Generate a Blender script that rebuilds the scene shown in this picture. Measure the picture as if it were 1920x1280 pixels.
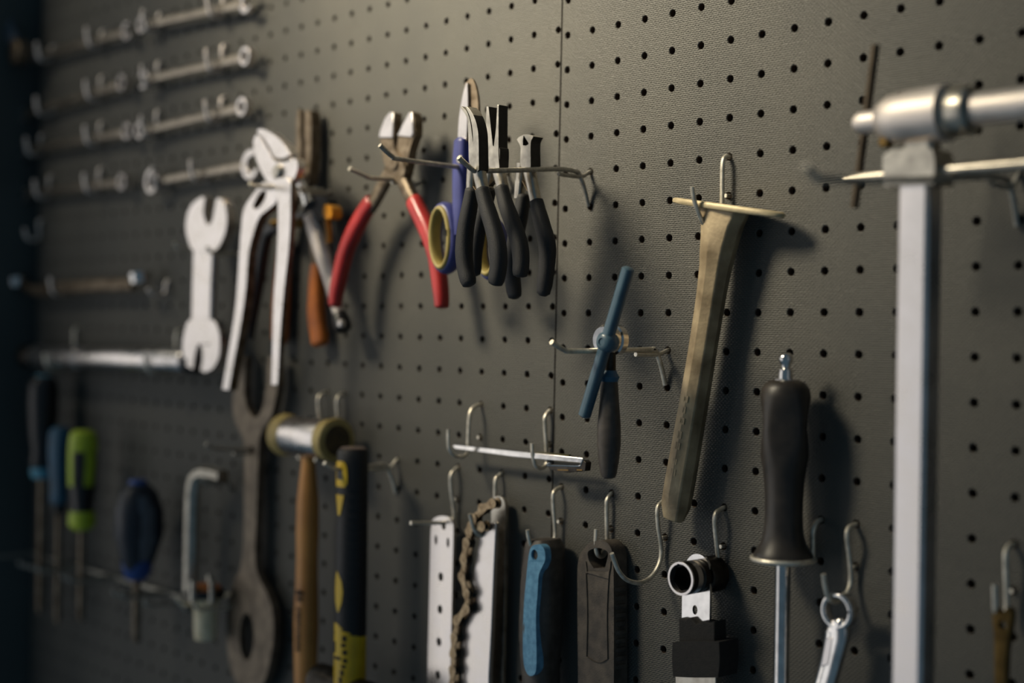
import bpy, bmesh, math, random
from mathutils import Vector, Matrix
from mathutils.geometry import tessellate_polygon
random.seed(7)
scene = bpy.context.scene
for o in list(bpy.data.objects): bpy.data.objects.remove(o)

# ------------------------------------------------------------------ camera
# board coordinates in millimetres: u to the right along the board, v up, d out of the board
# (world: x = u, z = v + Z0, y = -d, in metres)
Z0 = 1.70
CR = ((0.67109823, 0.74123321, 0.01415971), (0.01261795, 0.00767678, -0.99989092), (-0.74126106, 0.67120369, -0.00420098))
CC = Vector((746.8269, -726.85623, -245.40169)); FPX = 2667.777
cam = bpy.data.cameras.new('camera'); camo = bpy.data.objects.new('camera', cam); scene.collection.objects.link(camo)
rx, dn, fw = (Vector(r) for r in CR)
camo.matrix_world = Matrix(((rx.x, -dn.x, -fw.x, CC.x * .001), (rx.y, -dn.y, -fw.y, CC.y * .001), (rx.z, -dn.z, -fw.z, CC.z * .001 + Z0), (0, 0, 0, 1)))
cam.sensor_width = 36; cam.lens = FPX * 36 / 1920; cam.clip_start = .02
cam.dof.use_dof = True; cam.dof.focus_distance = .955; cam.dof.aperture_fstop = 2.8
scene.camera = camo

def wpt(u, v, d): return Vector((u * .001, -d * .001, v * .001 + Z0))

# ------------------------------------------------------------------ light
scene.view_settings.view_transform = 'Standard'; scene.view_settings.look = 'None'
scene.view_settings.gamma = 1; scene.view_settings.use_curve_mapping = False
scene.view_settings.exposure = 0.0
world = bpy.data.worlds.new('room'); scene.world = world; world.use_nodes = True
wb = world.node_tree.nodes['Background']; wb.inputs[0].default_value = (.45, .74, 1.0, 1); wb.inputs[1].default_value = .115

def area(name, pos, target, sx, sy, power, col):
    l = bpy.data.lights.new(name, 'AREA'); l.shape = 'RECTANGLE'; l.size = sx; l.size_y = sy; l.energy = power; l.color = col
    o = bpy.data.objects.new(name, l); scene.collection.objects.link(o)
    p, t = wpt(*pos), wpt(*target); o.location = p; o.rotation_euler = (t - p).to_track_quat('-Z', 'Y').to_euler()
    return o
# a reflector work lamp above the board and a weaker spot added to lift its left end; area lights for the bright left side and across the room, shaped for metal reflections
def spot(name, pos, target, size, blend, radius, power, col):
    l = bpy.data.lights.new(name, 'SPOT'); l.spot_size = math.radians(size); l.spot_blend = blend; l.shadow_soft_size = radius; l.energy = power; l.color = col
    o = bpy.data.objects.new(name, l); scene.collection.objects.link(o)
    p, t = wpt(*pos), wpt(*target); o.location = p; o.rotation_euler = (t - p).to_track_quat('-Z', 'Y').to_euler()
    return o
spot('spot_light', (-480, 680, 780), (-85, 175, 0), 42.5, 1., .26, 252, (1, .885, .665))
spot('spot_light', (-1000, 760, 900), (-560, 0, 0), 40, 1., .1, 20, (1, .90, .70))  # added fill for the dim left board, no such lamp known
area('reflection_light', (-2600, 230, 900), (-2000, 230, 900), 1.1, 1.2, 4.6, (1, .94, .86))
area('reflection_light', (-2600, -470, 2000), (-2000, -470, 2000), 1.0, 2.3, 9, (1, .95, .89))  # lower left panel, added so low tools have brightness to reflect
area('reflection_light', (-1600, -470, 2600), (-1600, -470, 2000), 1.3, 2.3, 9.2, (1, .96, .93))  # unseen panel added for the right-hand metal to reflect

# ------------------------------------------------------------------ helpers
def lin(h):
    h = h.lstrip('#'); c = [int(h[i:i + 2], 16) / 255 for i in (0, 2, 4)]
    return tuple(x / 12.92 if x <= .04045 else ((x + .055) / 1.055) ** 2.4 for x in c) + (1,)

def mat(name, col, rough=.5, metal=0., col2=None, nscale=60., amount=.5, bump=0., bscale=300., rvar=.12, coat=0.):
    m = bpy.data.materials.new(name); m.use_nodes = True; nt = m.node_tree; b = nt.nodes['Principled BSDF']
    tc = nt.nodes.new('ShaderNodeTexCoord'); n = nt.nodes.new('ShaderNodeTexNoise'); n.inputs['Scale'].default_value = nscale; n.inputs['Detail'].default_value = 5
    nt.links.new(tc.outputs['Object'], n.inputs['Vector'])
    r = nt.nodes.new('ShaderNodeValToRGB'); r.color_ramp.elements[0].position = .5 - amount * .35; r.color_ramp.elements[1].position = .5 + amount * .35
    c1 = lin(col); c2 = lin(col2) if col2 else tuple(x * .72 for x in c1[:3]) + (1,)
    r.color_ramp.elements[0].color = c2; r.color_ramp.elements[1].color = c1
    nt.links.new(n.outputs['Fac'], r.inputs['Fac']); nt.links.new(r.outputs['Color'], b.inputs['Base Color'])
    mr = nt.nodes.new('ShaderNodeMapRange'); mr.inputs['To Min'].default_value = max(.03, rough - rvar); mr.inputs['To Max'].default_value = min(1, rough + rvar)
    nt.links.new(n.outputs['Fac'], mr.inputs['Value']); nt.links.new(mr.outputs['Result'], b.inputs['Roughness'])
    b.inputs['Metallic'].default_value = metal; b.inputs['Coat Weight'].default_value = coat
    if bump:
        n2 = nt.nodes.new('ShaderNodeTexNoise'); n2.inputs['Scale'].default_value = bscale; n2.inputs['Detail'].default_value = 4
        nt.links.new(tc.outputs['Object'], n2.inputs['Vector'])
        bp = nt.nodes.new('ShaderNodeBump'); bp.inputs['Strength'].default_value = bump; bp.inputs['Distance'].default_value = .001
        nt.links.new(n2.outputs['Fac'], bp.inputs['Height']); nt.links.new(bp.outputs['Normal'], b.inputs['Normal'])
    return m

def board_material():
    m = bpy.data.materials.new('embossed_board'); m.use_nodes = True; nt = m.node_tree; N = nt.nodes; Lk = nt.links.new; b = N['Principled BSDF']
    tc = N.new('ShaderNodeTexCoord'); sp = N.new('ShaderNodeSeparateXYZ'); Lk(tc.outputs['Object'], sp.inputs[0])
    wob = N.new('ShaderNodeTexNoise'); wob.inputs['Scale'].default_value = 420; wob.inputs['Detail'].default_value = 2; Lk(tc.outputs['Object'], wob.inputs['Vector'])
    def mth(op, a, bb=None):
        n = N.new('ShaderNodeMath'); n.operation = op
        for i, x in enumerate((a, bb)):
            if x is None: continue
            if isinstance(x, (int, float)): n.inputs[i].default_value = x
            else: Lk(x, n.inputs[i])
        return n.outputs[0]
    w = mth('MULTIPLY', mth('SUBTRACT', wob.outputs['Fac'], .5), .0013)
    zz = mth('DIVIDE', mth('ADD', sp.outputs['Z'], w), .00138)
    row = mth('FLOOR', zz)
    xx = mth('ADD', mth('DIVIDE', mth('ADD', sp.outputs['X'], w), .0030), mth('MULTIPLY', row, .5))
    vz = mth('POWER', mth('ABSOLUTE', mth('SINE', mth('MULTIPLY', zz, math.pi))), .7)
    vx = mth('ADD', .62, mth('MULTIPLY', mth('COSINE', mth('MULTIPLY', xx, 2 * math.pi)), .38))
    h = mth('MULTIPLY', vz, vx)
    gr = N.new('ShaderNodeTexNoise'); gr.inputs['Scale'].default_value = 1500; gr.inputs['Detail'].default_value = 3; Lk(tc.outputs['Object'], gr.inputs['Vector'])
    h2 = mth('ADD', h, mth('MULTIPLY', gr.outputs['Fac'], .5))
    bp = N.new('ShaderNodeBump'); bp.inputs['Strength'].default_value = 1.; bp.inputs['Distance'].default_value = .0005
    Lk(h2, bp.inputs['Height']); Lk(bp.outputs['Normal'], b.inputs['Normal'])
    big = N.new('ShaderNodeTexNoise'); big.inputs['Scale'].default_value = 9; big.inputs['Detail'].default_value = 6; Lk(tc.outputs['Object'], big.inputs['Vector'])
    r = N.new('ShaderNodeValToRGB'); r.color_ramp.elements[0].position = .35; r.color_ramp.elements[1].position = .7
    r.color_ramp.elements[0].color = lin('#504f4b'); r.color_ramp.elements[1].color = lin('#595751')
    Lk(big.outputs['Fac'], r.inputs['Fac']); Lk(r.outputs['Color'], b.inputs['Base Color'])
    b.inputs['Roughness'].default_value = .5; b.inputs['Specular IOR Level'].default_value = .35
    return m

MT = dict(
    capgrey=mat('worn_grey_cap', '#75665f', .6, 0, nscale=120),
    rack=mat('rack_spanner_steel', '#b0a698', .4, 1, '#8a8175', nscale=120),
    satin=mat('satin_aluminium', '#e8dfd8', .52, .85, '#d5cbc3', nscale=60),
    spanner=mat('browned_forged_steel', '#85796a', .52, .75, '#5c5348', nscale=70, bump=.1, bscale=600),
    pale=mat('pale_zinc', '#efe3c3', .45, 0, '#cdbf9c', nscale=80),
    bar_brown=mat('browned_steel_rod', '#5d5142', .5, .7, nscale=120),
    board=board_material(),
    fibre=mat('raw_fibreboard', '#4a3a2c', .9),
    chrome=mat('chrome', '#e8e4e0', .16, 1, rvar=.05, nscale=90),
    steel=mat('brushed_steel', '#c4beb2', .34, 1, '#a39c90', nscale=140, bump=.08, bscale=900),
    bright=mat('polished_steel', '#e4ddda', .3, 1, '#cfc8c2', nscale=60),
    dull=mat('dull_steel', '#8d8070', .54, 1, '#5d5142', nscale=120, bump=.15, bscale=700),
    dark=mat('blackened_steel', '#4c4843', .42, 1, '#2e2b28', nscale=120, bump=.1, bscale=900),
    dark_side=mat('dark_side_steel', '#35312d', .45, .5, '#211f1d', nscale=150),  # side faces of jaws and chain; on the chain it paints shade
    black_oxide=mat('black_oxide', '#1c1b1b', .45, .6, nscale=200),
    wire=mat('zinc_wire', '#eee7d8', .45, .8, '#c9c1b0', nscale=250),
    wire_dark=mat('grey_wire', '#c2bdb2', .5, .85, '#9a958b', nscale=250),
    grip=mat('black_foam_grip', '#232325', .62, 0, '#1a1a1b', nscale=300, bump=.35, bscale=1800),
    driver=mat('dark_brown_black_plastic', '#37312b', .42, 0, '#25211d', nscale=90),
    black=mat('black_plastic', '#17171a', .38, 0, nscale=200),
    rubber=mat('dusty_black_rubber', '#5c5349', .7, 0, '#3b352f', nscale=110, bump=.35, bscale=900),
    rubber2=mat('dusty_rubber_panel', '#6a6054', .72, 0, '#453e35', nscale=140, bump=.3, bscale=1100),
    greygrip=mat('charcoal_handle', '#4f4841', .48, 0, '#3b3530', nscale=160, bump=.12, bscale=1500),
    red=mat('red_vinyl', '#b52a28', .4, 0, '#982220', nscale=40, coat=.15),
    orange=mat('orange_grip', '#b8661c', .5, 0, '#8e4a14', nscale=50),
    amber=mat('amber_plastic', '#e89a1e', .45, 0),
    violet=mat('blue_violet_plastic', '#3f4482', .4, 0, '#363a70', nscale=60),
    cream=mat('yellow_rubber', '#a9985a', .55, 0, '#8d7e47', nscale=60),
    teal=mat('steel_blue_paint', '#456272', .38, 0, '#3b5564', nscale=80, coat=.2),
    blueinlay=mat('blue_rubber_inlay', '#6ba2c2', .6, 0, '#4b82a4', nscale=220, bump=.25, bscale=1300),
    petrol=mat('petrol_plastic', '#2f5f7a', .45, 0),
    cap_blue=mat('pale_blue_cap', '#5aa0b8', .45, 0),
    lime=mat('lime_plastic', '#b4c832', .45, 0, '#98ac24', nscale=60),
    royal=mat('royal_blue_plastic', '#2c4d92', .4, 0),
    navy=mat('navy_plastic', '#1c2430', .5, 0),
    slate=mat('slate_plastic', '#59626c', .5, 0, nscale=200),
    wood=mat('hickory', '#d4964c', .45, 0, '#b0773a', nscale=18, bump=.1, bscale=120),
    ink=mat('dark_print', '#2a1d12', .7, 0),
    hide=mat('yellowed_nylon', '#b8a468', .55, 0, '#927d45', nscale=70, bump=.3, bscale=400),
    hideface=mat('shaded_mallet_face', '#5a4a2c', .75, 0, '#3a2f1d', nscale=90),
    yellow=mat('yellow_plastic', '#d8b41e', .42, 0, '#c4a016', nscale=60),
    charcoal=mat('black_ribbed_rubber', '#1d1d1f', .55, 0, nscale=200, bump=.2, bscale=900),
    bronze=mat('weathered_bronze', '#bba887', .5, .3, '#7d6c52', nscale=55, bump=.25, bscale=380),
    bronze2=mat('worn_bronze_edge', '#cbbb98', .5, .3, '#ab9c7a', nscale=70, bump=.15, bscale=500),
    brass=mat('tarnished_brass', '#8a6e3e', .4, .8, '#5d4927', nscale=90),
    copper=mat('orange_brown_gasket', '#b56a2e', .55, .1),
    chain=mat('oily_chain', '#b8a486', .5, 1, '#7d6a52', nscale=260),
    webbing=mat('black_webbing', '#262422', .9, 0, '#171615', nscale=300, bump=.6, bscale=1400),
    paint=mat('dark_green_wall_paint', '#4d5453', .7, 0, nscale=6),
    olive=mat('olive_strip', '#5e5b3c', .5, .2),
)

def props(o, label=None, cat=None, group=None, kind=None):
    if label: o['label'] = label
    if cat: o['category'] = cat
    if group: o['group'] = group
    if kind: o['kind'] = kind
    return o

def thing(name, label, cat, pos, group=None):
    o = bpy.data.objects.new(name, None); scene.collection.objects.link(o); o.empty_display_size = .01
    o.location = wpt(*pos); return props(o, label, cat, group)

def ray(x, y):
    a = (x - 960) / FPX; b = (y - 640) / FPX
    return rx * a + dn * b + fw
def at(x, y, d):                                  # photo pixel -> (u, v) in the plane d mm off the board
    r = ray(x, y); t = (-d - CC.y) / r.y; p = CC + r * t; return (p.x, p.z)
def side(x, y, u):                                # photo pixel -> (u, v, d) in the plane across the board at u
    r = ray(x, y); t = (u - CC.x) / r.x; p = CC + r * t; return (u, p.z, -p.y)
def tr(pts, d): return [at(p[0], p[1], d) + tuple(p[2:]) for p in pts]

HOLES_R = [(25.4 * c, -25.4 * r) for c in range(0, 23) for r in range(-9, 38)]
def lhole(k, j): return (-10.3 - 26.05 * k - .25 * (j - 1), -45.5 + .2 * k - 25.47 * (j - 1))
HOLES_L = [lhole(k, j) for k in range(35) for j in range(-12, 38)]
def hole(x, y):
    u, v = at(x, y, 0)
    return min(HOLES_R + HOLES_L, key=lambda p: (p[0] - u) ** 2 + (p[1] - v) ** 2)

class M:
    def __init__(s): s.b = bmesh.new()
    def v(s, p): return s.b.verts.new(Vector((p[0] * .001, -p[2] * .001, p[1] * .001)))
    def done(s, name, m, parent=None, sharp=35, bevel=0, bseg=2, origin=None):
        bmesh.ops.recalc_face_normals(s.b, faces=s.b.faces)
        org = (parent.matrix_basis.translation if parent and parent.parent is None else
               (parent.parent.matrix_basis.translation + parent.matrix_basis.translation if parent else (wpt(*origin) if origin else wpt(0, 0, 0))))
        off = wpt(0, 0, 0) - org
        for vv in s.b.verts: vv.co += off
        me = bpy.data.meshes.new(name); s.b.to_mesh(me); s.b.free()
        for k in (m if isinstance(m, (list, tuple)) else [m]): me.materials.append(MT[k] if isinstance(k, str) else k)
        for p in me.polygons: p.use_smooth = True
        if hasattr(me, 'set_sharp_from_angle'): me.set_sharp_from_angle(angle=math.radians(sharp))
        o = bpy.data.objects.new(name, me); scene.collection.objects.link(o)
        if parent: o.parent = parent
        else: o.location = org
        if bevel:
            bv = o.modifiers.new('edge', 'BEVEL'); bv.width = bevel * .001; bv.segments = bseg; bv.limit_method = 'ANGLE'; bv.angle_limit = math.radians(40); bv.harden_normals = False
        return o

def spline(pts, n=6, closed=False):
    """Catmull-Rom through points; a point whose last item is 'c' stays a sharp corner."""
    P = []; dim = len([x for x in pts[0] if not isinstance(x, str)])
    out = []; N = len(pts); rng = N if closed else N - 1
    g = lambda i: pts[i % N] if closed else pts[max(0, min(N - 1, i))]
    cor = lambda p: isinstance(p[-1], str)
    for i in range(rng):
        p0, p1, p2, p3 = g(i - 1), g(i), g(i + 1), g(i + 2)
        a, b, c, d = (Vector(p[:dim]) for p in (p0, p1, p2, p3))
        if cor(p1): a = b - (c - b)
        if cor(p2): d = c + (c - b)
        for k in range(n if not (cor(p1) and cor(p2)) else 1):
            t = k / n
            out.append(tuple(.5 * ((2 * b) + (-a + c) * t + (2 * a - 5 * b + 4 * c - d) * t * t + (-a + 3 * b - 3 * c + d) * t ** 3)))
    if not closed: out.append(tuple(pts[-1][:dim]))
    return out

def circ(c, r, n=24, ry=None, rot=0):
    ry = ry or r; o = []
    for i in range(n):
        t = 2 * math.pi * i / n; x, y = r * math.cos(t), ry * math.sin(t)
        o.append((c[0] + x * math.cos(rot) - y * math.sin(rot), c[1] + x * math.sin(rot) + y * math.cos(rot)))
    return o

def plate(m, outline, d0, d1, holes=(), taper=None):
    """flat piece: 2-D outline (u, v) with holes, from depth d0 (back) to d1 (front)"""
    loops = [list(outline)] + [list(h) for h in holes]
    tris = tessellate_polygon([[Vector((p[0], p[1], 0)) for p in l] for l in loops])
    flat = [p for l in loops for p in l]
    f0 = d0 if callable(d0) else (lambda p: d0); f1 = d1 if callable(d1) else (lambda p: d1)
    bk = [m.v((p[0], p[1], f0(p))) for p in flat]; fr = [m.v((p[0], p[1], f1(p))) for p in flat]
    for t in tris:
        if len(set(t)) < 3: continue
        try: m.b.faces.new([fr[i] for i in t]); m.b.faces.new([bk[i] for i in reversed(t)])
        except ValueError: pass
    i0 = 0
    for l in loops:
        n = len(l)
        for i in range(n):
            a, b = i0 + i, i0 + (i + 1) % n
            try: m.b.faces.new([fr[a], fr[b], bk[b], bk[a]])
            except ValueError: pass
        i0 += n

def tube(m, path, r, seg=12, ref=(0, 0, 1), power=2., cap=True):
    """sweep; r is a number, or a list of numbers or (half width, half thickness) pairs; the thickness lies nearest to ref"""
    P = [Vector(p[:3]) for p in path]; n = len(P)
    R = [r] * n if not isinstance(r, list) else r
    if len(R) != n: R = [R[min(len(R) - 1, int(i / (n - 1) * (len(R) - 1)))] for i in range(n)]
    rings = []; ref = Vector(ref); prev = None
    for i in range(n):
        t = (P[min(n - 1, i + 1)] - P[max(0, i - 1)]).normalized()
        if prev is None:
            e2 = ref - t * ref.dot(t)
            if e2.length < .05: e2 = Vector((0, 1, 0)) - t * t.y
            if e2.length < .05: e2 = Vector((1, 0, 0)) - t * t.x
        else: e2 = prev - t * prev.dot(t)
        e2.normalize(); prev = e2; e1 = t.cross(e2).normalized()
        a, b = R[i] if isinstance(R[i], (tuple, list)) else (R[i], R[i])
        ring = []
        for k in range(seg):
            th = 2 * math.pi * k / seg; c, s = math.cos(th), math.sin(th)
            x = math.copysign(abs(c) ** (2 / power), c) * a; y = math.copysign(abs(s) ** (2 / power), s) * b
            ring.append(m.v(P[i] + e1 * x + e2 * y))
        rings.append(ring)
    for A, B in zip(rings, rings[1:]):
        for k in range(seg): m.b.faces.new([A[k], A[(k + 1) % seg], B[(k + 1) % seg], B[k]])
    if cap: m.b.faces.new(rings[0]); m.b.faces.new(rings[-1][::-1])

def rinterp(keys, n):
    """radii interpolated along 0..1 from [(t, r)...]"""
    out = []
    for i in range(n):
        t = i / (n - 1)
        for (t0, a), (t1, b) in zip(keys, keys[1:]):
            if t <= t1 + 1e-9:
                f = (t - t0) / (t1 - t0) if t1 > t0 else 0; f = f * f * (3 - 2 * f) * .5 + f * .5
                out.append(tuple(x + (y - x) * f for x, y in zip(a, b)) if isinstance(a, tuple) else a + (b - a) * f); break
        else: out.append(keys[-1][1])
    return out

def swp(m, path, keys, n=5, **k):
    p = spline(path, n); tube(m, p, rinterp(keys, len(p)), **k)

def lathe(m, org, axis, prof, seg=32, ecc=1., hexhole=None):
    """turned shape: prof = [(distance along axis, radius)]"""
    ax = Vector(axis).normalized(); o = Vector(org)
    e1 = ax.cross(Vector((0, 0, 1)));
    if e1.length < .1: e1 = Vector((1, 0, 0))
    e1.normalize(); e2 = ax.cross(e1)
    rings = []
    for s, r in prof:
        if r <= 1e-6: rings.append([m.v(o + ax * s)])
        else: rings.append([m.v(o + ax * s + (e1 * math.cos(2 * math.pi * k / seg) + e2 * math.sin(2 * math.pi * k / seg) * ecc) * r) for k in range(seg)])
    for A, B in zip(rings, rings[1:]):
        for k in range(seg):
            q = (k + 1) % seg
            if len(A) == 1 and len(B) == 1: continue
            if len(A) == 1: m.b.faces.new([A[0], B[q], B[k]])
            elif len(B) == 1: m.b.faces.new([A[k], A[q], B[0]])
            else: m.b.faces.new([A[k], A[q], B[q], B[k]])
    for R in (rings[0], rings[-1]):
        if len(R) > 1: m.b.faces.new(R)

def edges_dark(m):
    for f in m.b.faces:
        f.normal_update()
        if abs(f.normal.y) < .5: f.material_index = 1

def box(m, u0, u1, v0, v1, d0, d1): plate(m, [(u0, v0), (u1, v0), (u1, v1), (u0, v1)], d0, d1)

def wrap(m, line, rad, rows, lift=.35, seg=8, camdir=(.741, .67)):
    """patch lying on an upright round handle. line(v) -> (u, d) axis; rad(v) -> radius; rows = [(v, s0, s1)], s = sine of the angle off the viewing side"""
    grid = []
    base = math.atan2(camdir[1], camdir[0])
    for v, s0, s1 in rows:
        u, d = line(v); r = rad(v) + lift; row = []
        for k in range(seg + 1):
            th = math.asin(max(-1, min(1, s0 + (s1 - s0) * k / seg)))
            a = base - th
            row.append((m.v((u + r * math.cos(a), v, d + r * math.sin(a))), m.v((u + (r - 1.) * math.cos(a), v, d + (r - 1.) * math.sin(a)))))
        grid.append(row)
    nr, nc = len(grid), seg + 1
    for i in range(nr - 1):
        for k in range(nc - 1):
            m.b.faces.new([grid[i][k][0], grid[i][k + 1][0], grid[i + 1][k + 1][0], grid[i + 1][k][0]])
            m.b.faces.new([grid[i][k][1], grid[i + 1][k][1], grid[i + 1][k + 1][1], grid[i][k + 1][1]])
    edge = [(0, k) for k in range(nc)] + [(i, nc - 1) for i in range(1, nr)] + [(nr - 1, k) for k in range(nc - 2, -1, -1)] + [(i, 0) for i in range(nr - 2, 0, -1)]
    for a, b in zip(edge, edge[1:] + edge[:1]):
        A, B = grid[a[0]][a[1]], grid[b[0]][b[1]]; m.b.faces.new([A[0], B[0], B[1], A[1]])

# ------------------------------------------------------------------ setting: wall, side wall, the two pegboard panels
m = M(); box(m, -1100, 640, -1150, 330, -45, -30); props(m.done('wall_back', 'paint'), kind='structure')
m = M(); box(m, -1000, -926, -1150, 330, -30, 180); props(m.done('wall_left', 'paint'), kind='structure')

def panel(name, label, pitch, k0, k1, j0, j1, edges):
    """pegboard sheet: every cell of the grid is a square with a round drilled hole"""
    m = M(); S = 12; T = -5.; rad = 2.55
    H = pitch
    eu0, eu1, ev0, ev1 = edges
    cache = {}
    def gv(u, v, d):
        key = (round(u, 2), round(v, 2), d)
        if key not in cache: cache[key] = m.v((u, v, d))
        return cache[key]
    def corner(k, j):
        u, v = H(k, j)
        if k == k0 and eu0 is not None: u = eu0(v)
        if k == k1 and eu1 is not None: u = eu1(v)
        return (u, v)
    for k in range(k0, k1):
        for j in range(j0, j1):
            cu, cv = H(k + .5, j + .5)
            c = [corner(k, j), corner(k + 1, j), corner(k + 1, j + 1), corner(k, j + 1)]
            per = []
            for a, b in zip(c, c[1:] + c[:1]):
                for t in range(3): per.append((a[0] + (b[0] - a[0]) * t / 3, a[1] + (b[1] - a[1]) * t / 3))
            P = [gv(p[0], p[1], 0) for p in per]
            a0 = math.atan2(per[0][1] - cv, per[0][0] - cu); sg = 1 if (per[3][0] - cu) * (per[0][1] - cv) - (per[3][1] - cv) * (per[0][0] - cu) < 0 else -1
            ring = []; ring2 = []; ring3 = []
            for i in range(S):
                a = a0 + sg * 2 * math.pi * i / S
                ring.append(m.v((cu + (rad + .45) * math.cos(a), cv + (rad + .45) * math.sin(a), 0)))
                ring2.append(m.v((cu + rad * math.cos(a), cv + rad * math.sin(a), -.5)))
                ring3.append(m.v((cu + rad * math.cos(a), cv + rad * math.sin(a), T)))
            for i in range(S):
                q = (i + 1) % S
                m.b.faces.new([P[i], P[q], ring[q], ring[i]])
                f = m.b.faces.new([ring[i], ring[q], ring2[q], ring2[i]])
                f = m.b.faces.new([ring2[i], ring2[q], ring3[q], ring3[i]]); f.material_index = 1
    bnd = [e for e in m.b.edges if len(e.link_faces) == 1 and all(abs(v.co.y) < 1e-6 for v in e.verts)]
    ex = bmesh.ops.extrude_edge_only(m.b, edges=bnd)
    for g in ex['geom']:
        if isinstance(g, bmesh.types.BMVert): g.co.y = -T * .001
        elif isinstance(g, bmesh.types.BMFace): g.material_index = 1
    o = m.done(name, ['board', 'fibre'], sharp=30)
    return props(o, label, 'pegboard')
panel('pegboard', 'dark textured pegboard panel to the right of the seam', lambda k, j: (25.4 * (k - .5), 25.4 * (.5 - j)), 0, 23, -9, 38, (lambda v: -5.4 + (v + 45) * .0085 - .3, None, None, None))
panel('pegboard', 'dark textured pegboard panel to the left of the seam', lambda k, j: lhole(-k - .5, j - .5), -35, 0, -12, 38, (None, lambda v: -6.9 + (v + 45) * .0085 - .3, None, None))

# ------------------------------------------------------------------ wire hooks
def wirehook(name, label, group, h, path, r=1.55, wire='wire', n=6, hide_r=None):
    """J hook bent from one wire; path is traced in the plane across the board at the hole"""
    t = thing(name, label, 'hook', (h[0], h[1], 0), group)
    pts = [(h[0], h[1], -9), (h[0], h[1], -1)] + [p if len(p) == 3 else side(p[0], p[1], h[0]) for p in path]
    m = M(); tube(m, spline(pts, n), r, seg=10, ref=(1, 0, 0)); m.done('bent_wire', wire, t)
    # short locating peg that plugs into the hole below
    m = M(); vq = h[1] - 25.4; d0 = max(1.2, pts[4][2] if len(pts) > 4 else 3)
    tube(m, [(h[0], vq, -9), (h[0], vq, max(1.8, min(2.8, d0)))], r * .85, seg=8, ref=(1, 0, 0)); m.done('locating_peg', wire, t)
    return t

def prong(label, group, h, path, leg=None, r=1.75, wire='wire', off=-3.3, clip_len=32, name='pegboard_prong'):
    """straight prong with an upturned tip: a rod bent down into a brace leg, and a clip that plugs into the hole"""
    t = thing(name, label, 'hook', (h[0], h[1], 0), group)
    rod = [p if len(p) == 3 else side(p[0], p[1], h[0]) for p in path]
    b = rod[0]
    pts = [(h[0], b[1] - 24, 1.9), (h[0], b[1] - 12, 6), (h[0], b[1] - 2.2, 11), (h[0], b[1], 15.5)] + rod
    m = M(); tube(m, spline(pts, 6), r, seg=10, ref=(1, 0, 0)); m.done('rod', wire, t)
    m = M(); tube(m, spline([(h[0], h[1], -9), (h[0], h[1], 0), (h[0] + .2, b[1] + off, 10), (h[0] + .2, b[1] + off, clip_len)], 5), r * .9, seg=8, ref=(1, 0, 0)); m.done('clip', wire, t)
    return t

# ---- prongs
hX = hole(1110, 322)
prong('long grey prong carrying the three small black-handled pliers', None, hX, [side(1045, 317, hX[0]), side(960, 319, hX[0]), side(897, 320, hX[0]), side(885, 317, hX[0]), side(860, 295, hX[0])], wire='wire_dark')
hY = hole(955, 325)
prong('longest grey prong, passing through the violet scissors', None, hY, [side(930, 322, hY[0]), side(850, 312, hY[0]), side(748, 298, hY[0]), side(735, 293, hY[0]), side(712, 272, hY[0])], wire='wire_dark')
hZ = hole(795, 343)
prong('short grey prong carrying the red-handled cutters', None, hZ, [side(770, 338, hZ[0]), side(740, 336, hZ[0]), side(698, 334, hZ[0]), side(685, 330, hZ[0]), side(655, 316, hZ[0])], wire='wire_dark')
hB = hole(1252, 655)
prong('prong carrying the blue T-handled tool', None, hB, [side(1222, 655, hB[0]), side(1150, 657, hB[0]), side(1072, 658, hB[0]), side(1058, 656, hB[0]), side(1034, 641, hB[0])])
hS = hole(620, 360)
prong('prong carrying the pliers, its clip showing right of the long-nosed jaws', None, hS, [side(606, 357, hS[0]), side(540, 352, hS[0]), side(480, 349, hS[0]), side(468, 344, hS[0])])
hD = hole(480, 847)
prong('prong carrying the big dark spanner', None, hD, [side(465, 842, hD[0]), side(430, 842, hD[0]), side(400, 840, hD[0]), side(386, 832, hD[0])], wire='wire_dark', r=1.6)
hH = hole(745, 870)
prong('prong carrying the black and yellow hammer', None, hH, [side(705, 872, hH[0]), side(660, 876, hH[0]), side(628, 878, hH[0]), side(608, 868, hH[0])])
hC = hole(1890, 325)
prong('long prong reaching past the bar clamp at the right', None, hC, [side(1850, 331, hC[0]), side(1700, 338, hC[0]), side(1545, 336, hC[0]), side(1530, 330, hC[0]), side(1510, 312, hC[0])], wire='wire_dark')

# ---- J hooks
h = hole(1143, 930)
wirehook('wire_hook', 'wire hook through the hole of the black rubber handle', 'single wire hooks', h, [(1139, 935), (1137.5, 950), (1138, 1000), (1139, 1026), (1131, 1042), (1121, 1040), (1117, 1022), (1118, 992)])
h = hole(1048, 918)
wirehook('wire_hook', 'wire hook through the top of the blue and charcoal handle', 'single wire hooks', h, [(1040, 920), (1037, 935), (1040, 980), (1041, 1005), (1034, 1019), (1020, 1034), (1006, 1036), (994, 1018), (989, 993)])
h = hole(1246, 941)
wirehook('wire_hook', 'empty wide curved wire hook just below the tip of the bronze wedge', 'single wire hooks', h, [(1240, 942), (1233, 953), (1234, 985), (1240, 1030), (1236, 1056), (1222, 1080), (1200, 1092), (1176, 1087), (1160, 1070), (1151, 1048), (1147, 1037)])
h = hole(1363, 293)
wirehook('wire_hook', 'wire hook holding the bronze flanged wedge', 'single wire hooks', h, [(1360, 294), (1355, 308), (1354, 370), (1353, 405), (1343, 428), (1328, 431), (1313, 407), (1302, 376), (1298, 350)])
h = hole(857, 880)
wirehook('wire_hook', 'wire hook with a straight arm over the perforated strip', 'single wire hooks', h, [(851, 882), (845, 893), (846, 920), (851, 958), (850, 972), (843, 979), (820, 980), (795, 980), (770, 980)])
h = hole(940, 891)
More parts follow.
